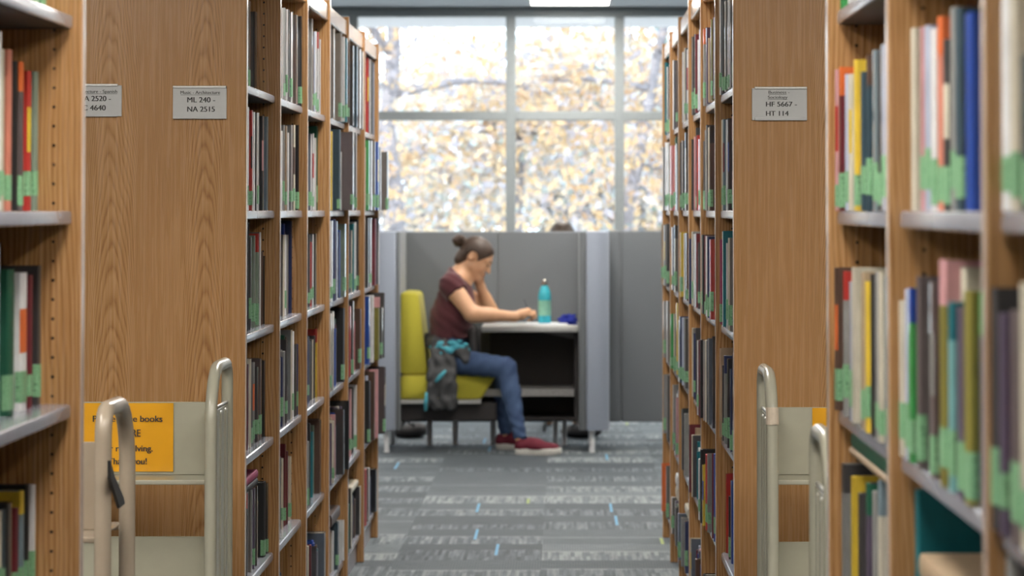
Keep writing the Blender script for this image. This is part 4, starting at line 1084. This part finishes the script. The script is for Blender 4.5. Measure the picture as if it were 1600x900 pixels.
# ------------------------------------------------------------------ signed-distance bodies -> one smooth mesh each
class SDF:
    def __init__(s, lo, hi, res):
        s.lo, s.res = np.array(lo, float), res
        s.n = np.ceil((np.array(hi) - s.lo) / res).astype(int) + 1
        s.d = np.full(s.n, 0.3, np.float32)
    def _blk(s, lo, hi):
        a = np.clip(np.floor((np.array(lo) - s.lo) / s.res).astype(int), 0, s.n); b = np.clip(np.ceil((np.array(hi) - s.lo) / s.res).astype(int) + 1, 0, s.n)
        if np.any(b <= a): return None
        sl = tuple(slice(i, j) for i, j in zip(a, b))
        g = np.meshgrid(*[s.lo[k] + s.res * np.arange(a[k], b[k]) for k in range(3)], indexing='ij')
        return sl, np.stack(g, -1)
    def _join(s, sl, d, k, sub=False):
        o = s.d[sl]
        if sub:
            h = np.maximum(k - np.abs(o + d), 0) / max(k, 1e-6); s.d[sl] = np.maximum(o, -d) + h * h * k / 4
        else:
            h = np.maximum(k - np.abs(o - d), 0) / max(k, 1e-6); s.d[sl] = np.minimum(o, d) - h * h * k / 4
    def cap(s, a, b, ra, rb, k=.02, ys=1.0, sub=False):
        """tapering capsule; ys > 1 widens it in y"""
        a, b = np.array(a, float), np.array(b, float); m = max(ra, rb) * max(ys, 1) + k + 4 * s.res
        B = s._blk(np.minimum(a, b) - m, np.maximum(a, b) + m)
        if B is None: return s
        sl, P = B
        sc = np.array([1, 1 / ys, 1]); q = (P - a) * sc; ab = (b - a) * sc
        t = np.clip((q @ ab) / max(ab @ ab, 1e-9), 0, 1)
        d = np.linalg.norm(q - t[..., None] * ab, axis=-1) - (ra + (rb - ra) * t)
        s._join(sl, d, k, sub); return s
    def ell(s, c, r, k=.015, M=None, sub=False):
        """ellipsoid, axes given by the rows of M"""
        c, r = np.array(c, float), np.array(r, float); m = r.max() + k + 4 * s.res
        B = s._blk(c - m, c + m)
        if B is None: return s
        sl, P = B
        q = P - c
        if M is not None: q = q @ np.array(M).T
        k0 = np.linalg.norm(q / r, axis=-1); k1 = np.linalg.norm(q / (r * r), axis=-1)
        d = np.where(k0 > 1e-6, k0 * (k0 - 1) / np.maximum(k1, 1e-6), -r.min())
        s._join(sl, d, k, sub); return s
    def path(s, pts, rs, k=.01, ys=1.0):
        for i in range(len(pts) - 1): s.cap(pts[i], pts[i + 1], rs[i], rs[i + 1], k, ys)
        return s
    def grid(s):
        g = np.meshgrid(*[s.lo[k] + s.res * np.arange(s.n[k]) for k in range(3)], indexing='ij')
        return np.stack(g, -1)
    def cut(s, p, nrm):
        """removes everything on the side nrm points to"""
        nrm = np.array(nrm, float); nrm /= np.linalg.norm(nrm)
        s.d = np.maximum(s.d, ((s.grid() - np.array(p)) @ nrm).astype(np.float32)); return s
    def mesh(s, name, mat, parent=None, origin=None, smooth_it=1):
        d = s.d; d[0], d[-1], d[:, 0], d[:, -1], d[:, :, 0], d[:, :, -1] = (.3,) * 6
        ins = d < 0
        c = [ins[i:d.shape[0] - 1 + i, j:d.shape[1] - 1 + j, k:d.shape[2] - 1 + k] for i in (0, 1) for j in (0, 1) for k in (0, 1)]
        cnt = sum(x.astype(np.int8) for x in c); act = (cnt > 0) & (cnt < 8)
        idx = np.argwhere(act); vid = np.full(act.shape, -1, np.int64); vid[act] = np.arange(len(idx))
        acc, num = np.zeros((len(idx), 3)), np.zeros(len(idx))
        off = np.array([(i, j, k) for i in (0, 1) for j in (0, 1) for k in (0, 1)])
        for a in range(8):
            for b in range(a + 1, 8):
                if np.abs(off[a] - off[b]).sum() != 1: continue
                da, db = d[tuple((idx + off[a]).T)], d[tuple((idx + off[b]).T)]
                x = (da < 0) != (db < 0)
                t = np.where(x, da / np.where(x, da - db, 1), 0)[:, None]
                acc += np.where(x[:, None], off[a] + (off[b] - off[a]) * t, 0); num += x
        v = (idx + acc / num[:, None]) * s.res + s.lo
        fs = []
        for ax in range(3):
            o1, o2 = [(1, 2), (2, 0), (0, 1)][ax]
            e = np.zeros(3, int); e[ax] = 1
            sh = [slice(1, -1)] * 3; sh[ax] = slice(0, -1)
            A = ins[tuple(sh)]; sh2 = list(sh); sh2[ax] = slice(1, None); Bq = ins[tuple(sh2)]
            w = np.argwhere(A != Bq)
            if not len(w): continue
            fl = A[tuple(w.T)]
            base = w + 1; base[:, ax] -= 1
            u1, u2 = np.zeros(3, int), np.zeros(3, int); u1[o1] = 1; u2[o2] = 1
            q = np.stack([vid[tuple((base - u1 - u2).T)], vid[tuple((base - u2).T)], vid[tuple(base.T)], vid[tuple((base - u1).T)]], 1)
            q[~fl] = q[~fl][:, ::-1]
            fs.append(q)
        f = np.concatenate(fs); f = f[(f >= 0).all(1)]
        for _ in range(smooth_it):   # light relaxation of the grid steps
            s1 = np.zeros_like(v); n1 = np.zeros(len(v))
            for a in range(4):
                np.add.at(s1, f[:, a], v[f[:, (a + 1) % 4]]); np.add.at(n1, f[:, a], 1)
                np.add.at(s1, f[:, a], v[f[:, a - 1]]); np.add.at(n1, f[:, a], 1)
            v = v * .5 + .5 * s1 / np.maximum(n1, 1)[:, None]
        mb = MB(); mb.v = [tuple(p) for p in v]; mb.f = [tuple(q) for q in f.tolist()]; mb.c = [None] * len(mb.f); mb.m = [0] * len(mb.f)
        return mb.build(name, mat, parent, True, origin=origin)

MAT['skin'] = speck('skin', (.66, .365, .205), .5, 0, .06, 30)
MAT['hair'] = None
n = NT('hair'); x, y, z = n.obj(); f = n.noise(n.vec(n.mul(x, 60.0), n.mul(y, 60.0), n.mul(z, 60.0)), 3.0, 3.0)
n.bump(f, .6, .004); MAT['hair'] = n.done(n.ramp(f, [(.3, (.022, .013, .009)), (.7, (.11, .066, .043))]), .42)
MAT['shirt'] = speck('maroon_jersey', (.095, .022, .027), .9, 0, .1, 180, bump=.1, sheen=.15)
n = NT('denim'); x, y, z = n.obj(); f = n.noise(n.vec(x, y, z), 9.0, 3.0); g = n.noise(n.vec(n.mul(x, 900.0), n.mul(y, 900.0), n.mul(z, 900.0)), 1.0, 1.0)
n.bump(n.add(g, n.mul(f, 3.0)), .35, .004); MAT['denim'] = n.done(n.ramp(n.add(n.mul(f, .8), n.mul(g, .2)), [(.35, (.022, .045, .115)), (.68, (.06, .105, .205))]), .85)
MAT['jacket'] = speck('charcoal_shell', (.052, .052, .054), .6, 0, .2, 30, bump=.3)
MAT['cyan_cloth'] = speck('turquoise_cloth', (.07, .38, .47), .6, 0, .35, 45)
MAT['shoe_red'] = speck('dark_red_canvas', (.125, .006, .02), .8, 0, .15, 120)
MAT['sole'] = speck('white_rubber', (.60, .58, .53), .6)

def head_frame(C, fwd, up):
    fwd, up = np.array(fwd, float), np.array(up, float); fwd /= np.linalg.norm(fwd); up -= fwd * (fwd @ up); up /= np.linalg.norm(up)
    l = np.cross(up, fwd)
    C = np.array(C, float)
    return (lambda f, s, u: C + fwd * f + l * s + up * u), np.array([fwd, l, up])

def add_head(S, Hd, M):
    S.ell(Hd(-.012, 0, .035), (.097, .076, .086), .02, M)
    S.ell(Hd(.032, 0, -.022), (.058, .058, .082), .03, M)
    S.cap(Hd(.005, .043, -.055), Hd(.062, .012, -.098), .022, .016, .03)
    S.cap(Hd(.005, -.043, -.055), Hd(.062, -.012, -.098), .022, .016, .03)
    S.ell(Hd(.068, 0, -.098), (.018, .02, .016), .02, M)
    for s in (-1, 1):
        S.ell(Hd(.060, s * .036, -.03), (.022, .02, .024), .025, M)
        S.cap(Hd(.083, s * .012, .024), Hd(.070, s * .046, .022), .009, .008, .018)
        S.ell(Hd(.094, s * .030, .004), (.011, .014, .010), .014, M, sub=True)
        S.ell(Hd(.077, s * .031, .003), (.0125, .0135, .0125), .004, M)
        S.ell(Hd(-.026, s * .076, -.004), (.019, .010, .031), .008, M)
        S.ell(Hd(-.022, s * .087, .0), (.010, .006, .018), .006, M, sub=True)
    S.cap(Hd(.085, 0, .012), Hd(.109, 0, -.032), .0075, .011, .010)
    S.ell(Hd(.096, .010, -.034), (.009, .008, .007), .008, M); S.ell(Hd(.096, -.010, -.034), (.009, .008, .007), .008, M)
    S.cap(Hd(.083, .018, -.062), Hd(.090, 0, -.060), .0065, .0085, .008); S.cap(Hd(.083, -.018, -.062), Hd(.090, 0, -.060), .0065, .0085, .008)
    S.cap(Hd(.081, .014, -.073), Hd(.087, 0, -.074), .0065, .0085, .008); S.cap(Hd(.081, -.014, -.073), Hd(.087, 0, -.074), .0065, .0085, .008)

def finger(S, pts, r):
    S.path(pts, [r, r * .95, r * .86, r * .78][:len(pts)], .004)

YM = 18.42
def G(px, py, y=YM): return np.array(W(px, py, y))
C = G(744.5, 403.5); cs, sn = math.cos(math.radians(31)), math.sin(math.radians(31))
Hd, HM = head_frame(C, (cs, -.10, -sn), (sn, 0, cs))

body = SDF((-.95, 18.0, -.02), (-.02, 18.82, 1.34), .0055)
add_head(body, Hd, HM)
body.cap(Hd(-.040, 0, -.055), G(718, 432), .050, .058, .03)
body.cap(G(716, 440), G(708, 480), .085, .095, .04, 1.35); body.cap(G(708, 480), G(703, 550), .095, .105, .04, 1.35)
body.cap(G(708, 444, 18.26), G(713, 444, 18.57), .052, .052, .03)
# near (right) arm: upper arm, forearm on the desk, hand closed round the pen
el, wr = G(738, 490, 18.19), G(803, 494.5, 18.25)
body.cap(G(706, 448, 18.25), el, .058, .047, .02); body.cap(el, wr, .048, .031, .02)
body.cap(G(746, 492, 18.2), G(768, 492, 18.215), .043, .041, .02)
kn = G(825, 487, 18.29)
body.cap(wr, G(815, 491, 18.27), .028, .030, .015); body.cap(G(815, 491, 18.265), kn, .029, .025, .012)
tip = G(831, 500, 18.31)
for j, (dy, dx) in enumerate(((.022, 0), (.006, 1), (-.012, 1), (-.028, -1))):
    k0 = G(824 + dx, 488 + j * 1.2, 18.29 + dy); k1 = G(835 + dx - j, 486.5 + j * 2, 18.295 + dy * .8); k2 = G(837 - j * 1.5, 494 + j * 1.2, 18.30 + dy * .55); k3 = G(830.5 - j * 2.2, 499.5 + j * .3, 18.305 + dy * .4)
    finger(body, [k0, k1, k2, k3], .0098 - .0006 * j)
finger(body, [G(814, 487, 18.295), G(823, 484, 18.325), G(830, 489, 18.33), G(832, 496, 18.318)], .0115)
# far (left) arm: elbow on the desk, loose fist against the cheek
fe, fw = G(768, 488, 18.62), G(751, 447, 18.53)
body.cap(G(713, 446, 18.57), fe, .048, .041, .02); body.cap(fe, fw, .042, .027, .02); body.cap(G(766, 482, 18.61), G(759, 466, 18.57), .0405, .036, .02)
fk = G(745, 433, 18.50)
body.cap(fw, fk, .028, .028, .015)
for j in range(4):
    a = np.array((.000, -.012 + .001 * j, 0)); 
    b0 = fk + np.array((-.020 + .0165 * j, -.004, .010 - .004 * j)); b1 = b0 + np.array((.006, -.022, .022)); b2 = b1 + np.array((-.002, -.022, -.012)); b3 = b2 + np.array((-.004, -.004, -.020))
    finger(body, [b0, b1, b2, b3], .0095 - .0005 * j)
finger(body, [fw + np.array((.012, -.006, .012)), fk + np.array((.034, -.012, .012)), fk + np.array((.040, -.022, .034))], .011)
# legs
hipn, knn, ann = G(698, 562, 18.31), G(791, 574, 18.20), G(812.5, 681, 18.10)
hipf, knf, anf = G(698, 562, 18.53), G(783, 576, 18.50), G(790, 674, 18.49)
for h_, k_, a_ in ((hipn, knn, ann), (hipf, knf, anf)):
    body.cap(h_, k_, .072, .05, .02); body.cap(k_, a_, .05, .029, .02)
def foot_pt(a_, px, py, y): return G(px, py, y)
body.cap(ann, G(814, 693, 18.09), .029, .025, .01); body.cap(G(816, 699, 18.09), G(858, 704, 18.06), .024, .018, .02)
body.cap(anf, G(787, 686, 18.49), .029, .025, .01); body.cap(G(787, 691, 18.49), G(828, 696, 18.46), .024, .018, .02)
student = body.mesh('person', MAT['skin'], None, origin=tuple(G(703, 585)))
tag(student, 'seated student in a maroon t-shirt and jeans, writing with chin on hand', 'person')

hair = SDF(C - .24, C + .2, .0045)
hair.ell(Hd(-.014, 0, .038), (.105, .086, .093), .01, HM)
hair.ell(Hd(-.075, 0, -.03), (.05, .062, .055), .03, HM)
Pg = hair.grid() - C; fu = Pg @ HM.T
hair.d = np.maximum(hair.d, ((fu[..., 0] * 1.25 - fu[..., 2] - .022 - .25 * np.abs(fu[..., 1])) / 1.7).astype(np.float32))
earcut = np.linalg.norm((fu - np.array([-.016, -.085, -.012])) / np.array([1, 1.6, 1.25]), axis=-1) - .036
hair.d = np.maximum(hair.d, -earcut.astype(np.float32))
hair.ell(Hd(-.085, -.03, -.062), (.026, .03, .03), .02, HM); hair.ell(Hd(-.088, .03, -.062), (.026, .03, .03), .02, HM)
for (f_, s_, u_, r_) in ((-.142, 0, .040, .036), (-.160, -.012, .030, .027), (-.158, .014, .048, .026), (-.138, -.016, .058, .025), (-.150, .01, .018, .025)):
    hair.ell(Hd(f_, s_, u_), (r_, r_, r_ * .9), .010, HM)
hair.mesh('hair', MAT['hair'], student)
brow = MB()
for s in (-1, 1):
    brow.tube([Hd(.095, s * .012, .024), Hd(.090, s * .028, .030), Hd(.076, s * .045, .025)], [.003, .0042, .002], 8)
brow.build('eyebrows', MAT['hair'], student, True)
lash = MB()
for s in (-1, 1):
    lash.tube([Hd(.0865, s * .020, .000), Hd(.0905, s * .031, -.004), Hd(.083, s * .043, .000)], [.002, .0036, .002], 6)
lash.build('eyelashes', MAT['hair'], student, True)
lip = SDF(C - .13, C + .16, .003)
for s in (-1, 1):
    lip.cap(Hd(.0845, s * .017, -.0645), Hd(.0925, 0, -.0615), .0045, .0075, .004); lip.cap(Hd(.083, s * .014, -.072), Hd(.090, 0, -.0735), .0045, .0075, .004)
lip.mesh('lips', speck('lips', (.42, .12, .10), .45), student)

sh = SDF((-.95, 18.0, .5), (-.35, 18.85, 1.2), .0065)
sh.cap(G(704.5, 530), G(706, 494), .128, .122, .03, 1.28); sh.cap(G(706, 494), G(713, 462), .122, .102, .04, 1.42); sh.cap(G(713, 462), G(714, 445), .098, .075, .05, 1.5)
sh.cap(G(706, 445, 18.25), G(714, 445, 18.58), .066, .064, .035)
sh.ell(G(729, 478, 18.34), (.055, .06, .06), .04); sh.ell(G(729, 478, 18.50), (.055, .06, .06), .04)
sh.cut(G(704, 527), (0, 0, -1))
sh.cap(G(706, 442, 18.30), G(716, 428, 18.42), .058, .060, .03); sh.cap(G(706, 442, 18.54), G(716, 428, 18.42), .058, .060, .03)
sh.cut(G(717, 427), (.66, 0, .75))
sl_ = SDF((-.95, 18.0, .5), (-.35, 18.85, 1.2), .0065)
for yy, e_ in ((18.26, el), (18.57, fe)):
    a_ = G(706, 446, yy); dv = (e_ - a_) / np.linalg.norm(e_ - a_)
    one = SDF(sl_.lo, sl_.lo + (sl_.n - 1) * sl_.res, sl_.res)
    one.cap(a_, a_ + dv * .14, 0.073, .0685, .02); one.cut(a_ + dv * .058, dv)
    sl_.d = np.minimum(sl_.d, one.d[:sl_.n[0], :sl_.n[1], :sl_.n[2]])
k_ = .03; h_ = np.maximum(k_ - np.abs(sh.d - sl_.d), 0) / k_
sh.d = np.minimum(sh.d, sl_.d) - h_ * h_ * k_ / 4
Pg = sh.grid(); sh.d += (.0022 * np.sin(Pg[..., 0] * 70 + Pg[..., 2] * 95 + 2 * np.sin(Pg[..., 1] * 30))).astype(np.float32)
sh.mesh('t_shirt', MAT['shirt'], student)

je = SDF((-.95, 17.98, .03), (-.1, 18.85, .82), .0065)
je.cap(G(703, 535), G(702, 556), .118, .108, .03, 1.4)
for h_, k_, a_ in ((hipn, knn, ann), (hipf, knf, anf)):
    je.cap(h_, k_, .083, .062, .03); je.cap(k_, k_ + (a_ - k_) * .35, .061, .058, .02); je.cap(k_ + (a_ - k_) * .35, a_, .058, .039, .02)
je.cut(G(0, 684.5, 18.10), (0, 0, -1))
Pg = je.grid(); je.d += (.003 * np.sin(Pg[..., 2] * 120 + Pg[..., 0] * 60) * np.exp(-((Pg[..., 2] - .16) / .10) ** 2) + .0022 * np.sin(Pg[..., 0] * 90 - Pg[..., 2] * 60)).astype(np.float32)
je.mesh('jeans', MAT['denim'], student)

jk = SDF((-.98, 17.98, .2), (-.45, 18.85, .82), .006)
ring = [G(703, 541) + np.array((.122 * math.cos(q), .195 * math.sin(q), -.035 * math.cos(q))) for q in [2 * math.pi * j / 20 for j in range(21)]]
jk.path(ring, [.040] * 21, .02)
jk.cap(G(722, 551, 18.22), G(729, 560, 18.21), .036, .030, .03)
drape = [(677, 548, 669, 631, .020), (685, 552, 680, 636, .025), (694, 552, 692, 634, .025), (702, 553, 703, 636, .025), (708, 560, 710, 634, .020)]
for a0, b0, a1, b1, r in drape:
    jk.path([G(a0, b0, 18.20), G((a0 + a1) / 2, (b0 + b1) / 2, 18.165), G(a1, b1, 18.165)], [r, r, r * .9], .018)
Pg = jk.grid(); jk.d += (.0045 * np.sin(Pg[..., 0] * 85 + 3 * np.sin(Pg[..., 2] * 22)) + .003 * np.sin(Pg[..., 2] * 70 + Pg[..., 1] * 60)).astype(np.float32)
jo = jk.mesh('jacket', MAT['jacket'], student)
ln_ = SDF((-.98, 17.98, .2), (-.45, 18.85, .82), .005)
rr = np.random.default_rng(4)
for (px, py, r) in ((678, 541, .022), (684, 545, .026), (690, 538, .024), (696, 543, .024), (702, 547, .026), (706, 535, .022), (712, 541, .024), (718, 533, .018), (721, 542, .020), (728, 538, .016), (731, 546, .015), (692, 551, .020)):
    q = (px - 703) / (.135 * F / YM); yy = YM - .195 * math.sqrt(max(0, 1 - min(.98, q * q))) - .038
    ln_.ell(G(px, py, yy), (r * 1.2, .018, r * rr.uniform(.6, 1.0)), .006)
ln_.mesh('lining', MAT['cyan_cloth'], jo)
MB().tube([G(681, 596, 18.128), G(688, 588, 18.125), G(697, 578, 18.13)], [.008, .013, .008], 10).build('zip', MAT['cyan_cloth'], jo, True)
MB().tube([G(667, 612, 18.15), G(666, 626, 18.142), G(666, 641, 18.142)], [.007, .011, .009], 10).build('trim', MAT['cyan_cloth'], jo, True)

def shoe(heel, toe, name):
    """canvas sneaker: white cupsole, dark red upper, laces"""
    h, t_ = np.array(heel, float), np.array(toe, float); h[2] = t_[2] = 0
    dv = (t_ - h); L = np.linalg.norm(dv); dv /= L; sd = np.array((-dv[1], dv[0], 0)); up = np.array((0, 0, 1))
    Q = lambda a, b, c: h + dv * a * L + sd * b + up * c
    wid = [(0, .020), (.04, .030), (.15, .035), (.35, .036), (.55, .042), (.75, .047), (.88, .043), (.96, .030), (1.0, .012)]
    so_ = MB(); ol = [Q(a, w_, 0) for a, w_ in wid] + [Q(a, -w_, 0) for a, w_ in wid[::-1]]
    n_ = len(ol); v = []
    rise = [0] * 6 + [.002, .006, .009]; rise = rise + rise[::-1]
    for z, k in ((.0008, .97), (.004, 1), (.033, 1), (.037, .97)):
        c = sum(ol) / n_
        v += [tuple(c + (p - c) * k + up * (z + rise[j])) for j, p in enumerate(ol)]
    so_.add(v, [(i * n_ + j, (i + 1) * n_ + j, (i + 1) * n_ + (j + 1) % n_, i * n_ + (j + 1) % n_) for i in range(3) for j in range(n_)] + [tuple(range(n_)), tuple(3 * n_ + j for j in range(n_))[::-1]])
    S = SDF(np.minimum(h, t_) - .1, np.maximum(h, t_) + np.array((.1, .1, .18)), .0045)
    S.cap(Q(.09, 0, .05), Q(.12, 0, .085), .033, .029, .02); S.cap(Q(.15, 0, .05), Q(.45, 0, .055), .035, .036, .02)
    S.cap(Q(.33, 0, .072), Q(.48, 0, .062), .030, .026, .025); S.cap(Q(.45, 0, .045), Q(.84, 0, .036), .040, .034, .03, 1.1)
    S.ell(Q(.17, 0, .118), (.033, .026, .030), .008, sub=True)
    S.cut(Q(0, 0, .033), (0, 0, -1)); S.cut(Q(.2, 0, .102), (-.2, 0, 1))
    u = S.mesh('shoe', MAT['shoe_red'], student)
    so_.build('sole', MAT['sole'], u, True, angle=50)
    la = MB()
    for j in range(4):
        a = .37 + .075 * j; z = .094 - .011 * j
        la.tube([Q(a, -.026, z - .012), Q(a + .01, 0, z + .002), Q(a, .026, z - .012)], .0028, 6)
    la.tube([Q(.36, 0, .095), Q(.33, -.018, .108), Q(.37, -.034, .100), Q(.40, -.03, .085)], .0024, 6)
    la.build('laces', MAT['shoe_red'], u, True)
shoe(G(806, 700, 18.10), G(877, 700, 18.05), 'near')
shoe(G(776, 700, 18.50), G(846, 700, 18.45), 'far')

pn = MB().tube([tip + np.array((.002, 0, -.012)), tip + np.array((.001, 0, -.006)), tip + np.array((-.012, .006, .04)), G(819, 468, 18.34)], [.0008, .0035, .0045, .0045], 8)
tag(pn.build('pen', speck('dark_plastic', (.03, .03, .04), .3), None, True, origin=tuple(tip)), 'dark pen held upright in the writing hand', 'pen')

# small black bag on the student's lap, against the desk edge
bag = SDF((-.62, 18.15, .45), (-.4, 18.75, .82), .006)
bag.cap(G(741, 518, 18.35), G(742, 546, 18.35), .034, .038, .03, 2.2); bag.cap(G(741, 520, 18.5), G(742, 545, 18.5), .032, .036, .03, 1.6)
bo_ = bag.mesh('shoulder_bag', MAT['black_panel'], None, origin=tuple(G(746, 556, 18.42)))
tag(bo_, 'small black bag squeezed between the lap and the desk edge', 'bag')
MB().tube([G(741, 505, 18.3), G(745, 512, 18.29), G(748, 530, 18.265), G(749, 548, 18.27)], .006, 8).build('strap', MAT['rubber'], bo_, True)

# black bags left on the floor behind the booth
for cx_, cy_, w_, h_, lab in ((907, 676, .13, .045, 'black bag lying on the carpet behind the right booth leg'), (640, 664, .12, .05, 'black bag lying on the carpet behind the bench')):
    p = W(cx_, 0, 19.45); s_ = SDF((p.x - .3, 19.15, -.02), (p.x + .3, 19.75, .3), .009)
    s_.ell((p.x, 19.45, h_ * .9), (w_, .12, h_), .02); s_.ell((p.x + w_ * .5, 19.43, h_ * 1.1), (w_ * .5, .08, h_ * .8), .03); s_.cut((0, 0, 0.001), (0, 0, -1))
    b_ = s_.mesh('backpack', MAT['black_panel'], None, origin=(p.x, 19.45, 0)); tag(b_, lab, 'bag', 'bags on the floor')
    MB().tube([(p.x - w_ * .5, 19.36, h_ * 1.5), (p.x - w_ * .2, 19.33, h_ * 2.3), (p.x + w_ * .3, 19.36, h_ * 1.7)], .006, 6).build('strap', MAT['rubber'], b_, True)

# the other reader, of whom only the crown of the head shows over the screen
y2 = 20.1; z2 = EYE - (347 - CY) * y2 / F - .128
C2 = np.array((W(879, 0, y2).x, y2, z2)); H2, M2 = head_frame(C2, (.1, 1, -.15), (0, .15, 1))
b2 = SDF((C2[0] - .34, y2 - .3, -.02), (C2[0] + .34, y2 + .75, z2 + .2), .010)
add_head(b2, H2, M2)
B2 = lambda x, y, z: np.array((C2[0] + x, y2 + y, z))
b2.cap(H2(-.03, 0, -.06), B2(0, -.03, z2 - .2), .05, .06, .03)
b2.cap(B2(0, -.03, z2 - .32), B2(0, -.02, .60), .12, .12, .05); b2.cap(B2(-.14, -.03, z2 - .26), B2(.14, -.03, z2 - .26), .06, .06, .04)
for s in (-1, 1):
    b2.cap(B2(s * .17, -.03, z2 - .27), B2(s * .22, .06, z2 - .55), .048, .04, .02); b2.cap(B2(s * .22, .06, z2 - .55), B2(s * .14, .30, z2 - .52), .04, .028, .02)
    b2.cap(B2(s * .14, .30, z2 - .52), B2(s * .12, .38, z2 - .53), .03, .024, .01)
    for j in range(4): b2.cap(B2(s * (.10 + .016 * j), .38, z2 - .53), B2(s * (.10 + .014 * j), .44, z2 - .55), .010, .008, .004)
    b2.cap(B2(s * .09, 0, .55), B2(s * .10, .42, .54), .08, .06, .03); b2.cap(B2(s * .10, .42, .54), B2(s * .10, .42, .10), .058, .04, .02); b2.cap(B2(s * .10, .42, .045), B2(s * .10, .58, .035), .042, .034, .02)
b2.cut((0, 0, .002), (0, 0, -1))
reader = b2.mesh('person', MAT['skin'], None, origin=(C2[0], y2, .45))
tag(reader, 'second person behind the grey screen, only dark crown of hair showing', 'person')
h2 = SDF(C2 - .22, C2 + .2, .006)
h2.ell(H2(-.014, 0, .036), (.107, .088, .095), .01, M2); h2.ell(H2(-.07, 0, -.03), (.05, .07, .07), .03, M2)
Pg = h2.grid() - C2; fu = Pg @ M2.T
h2.d = np.maximum(h2.d, ((fu[..., 0] * 1.25 - fu[..., 2] - .022) / 1.6).astype(np.float32))
h2.mesh('hair', MAT['hair'], reader)
s2 = SDF((C2[0] - .34, y2 - .3, .35), (C2[0] + .34, y2 + .5, z2), .010)
s2.cap(B2(0, -.03, z2 - .30), B2(0, -.02, .60), .132, .135, .05); s2.cap(B2(-.15, -.03, z2 - .26), B2(.15, -.03, z2 - .26), .068, .068, .04)
for s in (-1, 1): s2.cap(B2(s * .17, -.03, z2 - .27), B2(s * .22, .06, z2 - .55), .058, .052, .02)
s2.cut(B2(0, 0, .52), (0, 0, -1))
s2.mesh('sweater', MAT['felt'], reader)
ch = thing('stool', (C2[0], y2 - .02, 0), 'grey stool the second person sits on, hidden by the screen', 'stool')
MB().lathe([(.0, .40), (.17, .40), (.18, .41), (.18, .455), (.16, .468), (.0, .468)], (C2[0], y2 - .02, 0), 28).build('seat', MAT['felt'], ch, True, angle=50)
for j in range(4):
    q = math.pi / 4 + math.pi / 2 * j
    MB().tube([(C2[0] + .12 * math.cos(q), y2 - .02 + .12 * math.sin(q), .402), (C2[0] + .17 * math.cos(q), y2 - .02 + .17 * math.sin(q), 0)], .012, 10).build('leg', MAT['alu'], ch, True)
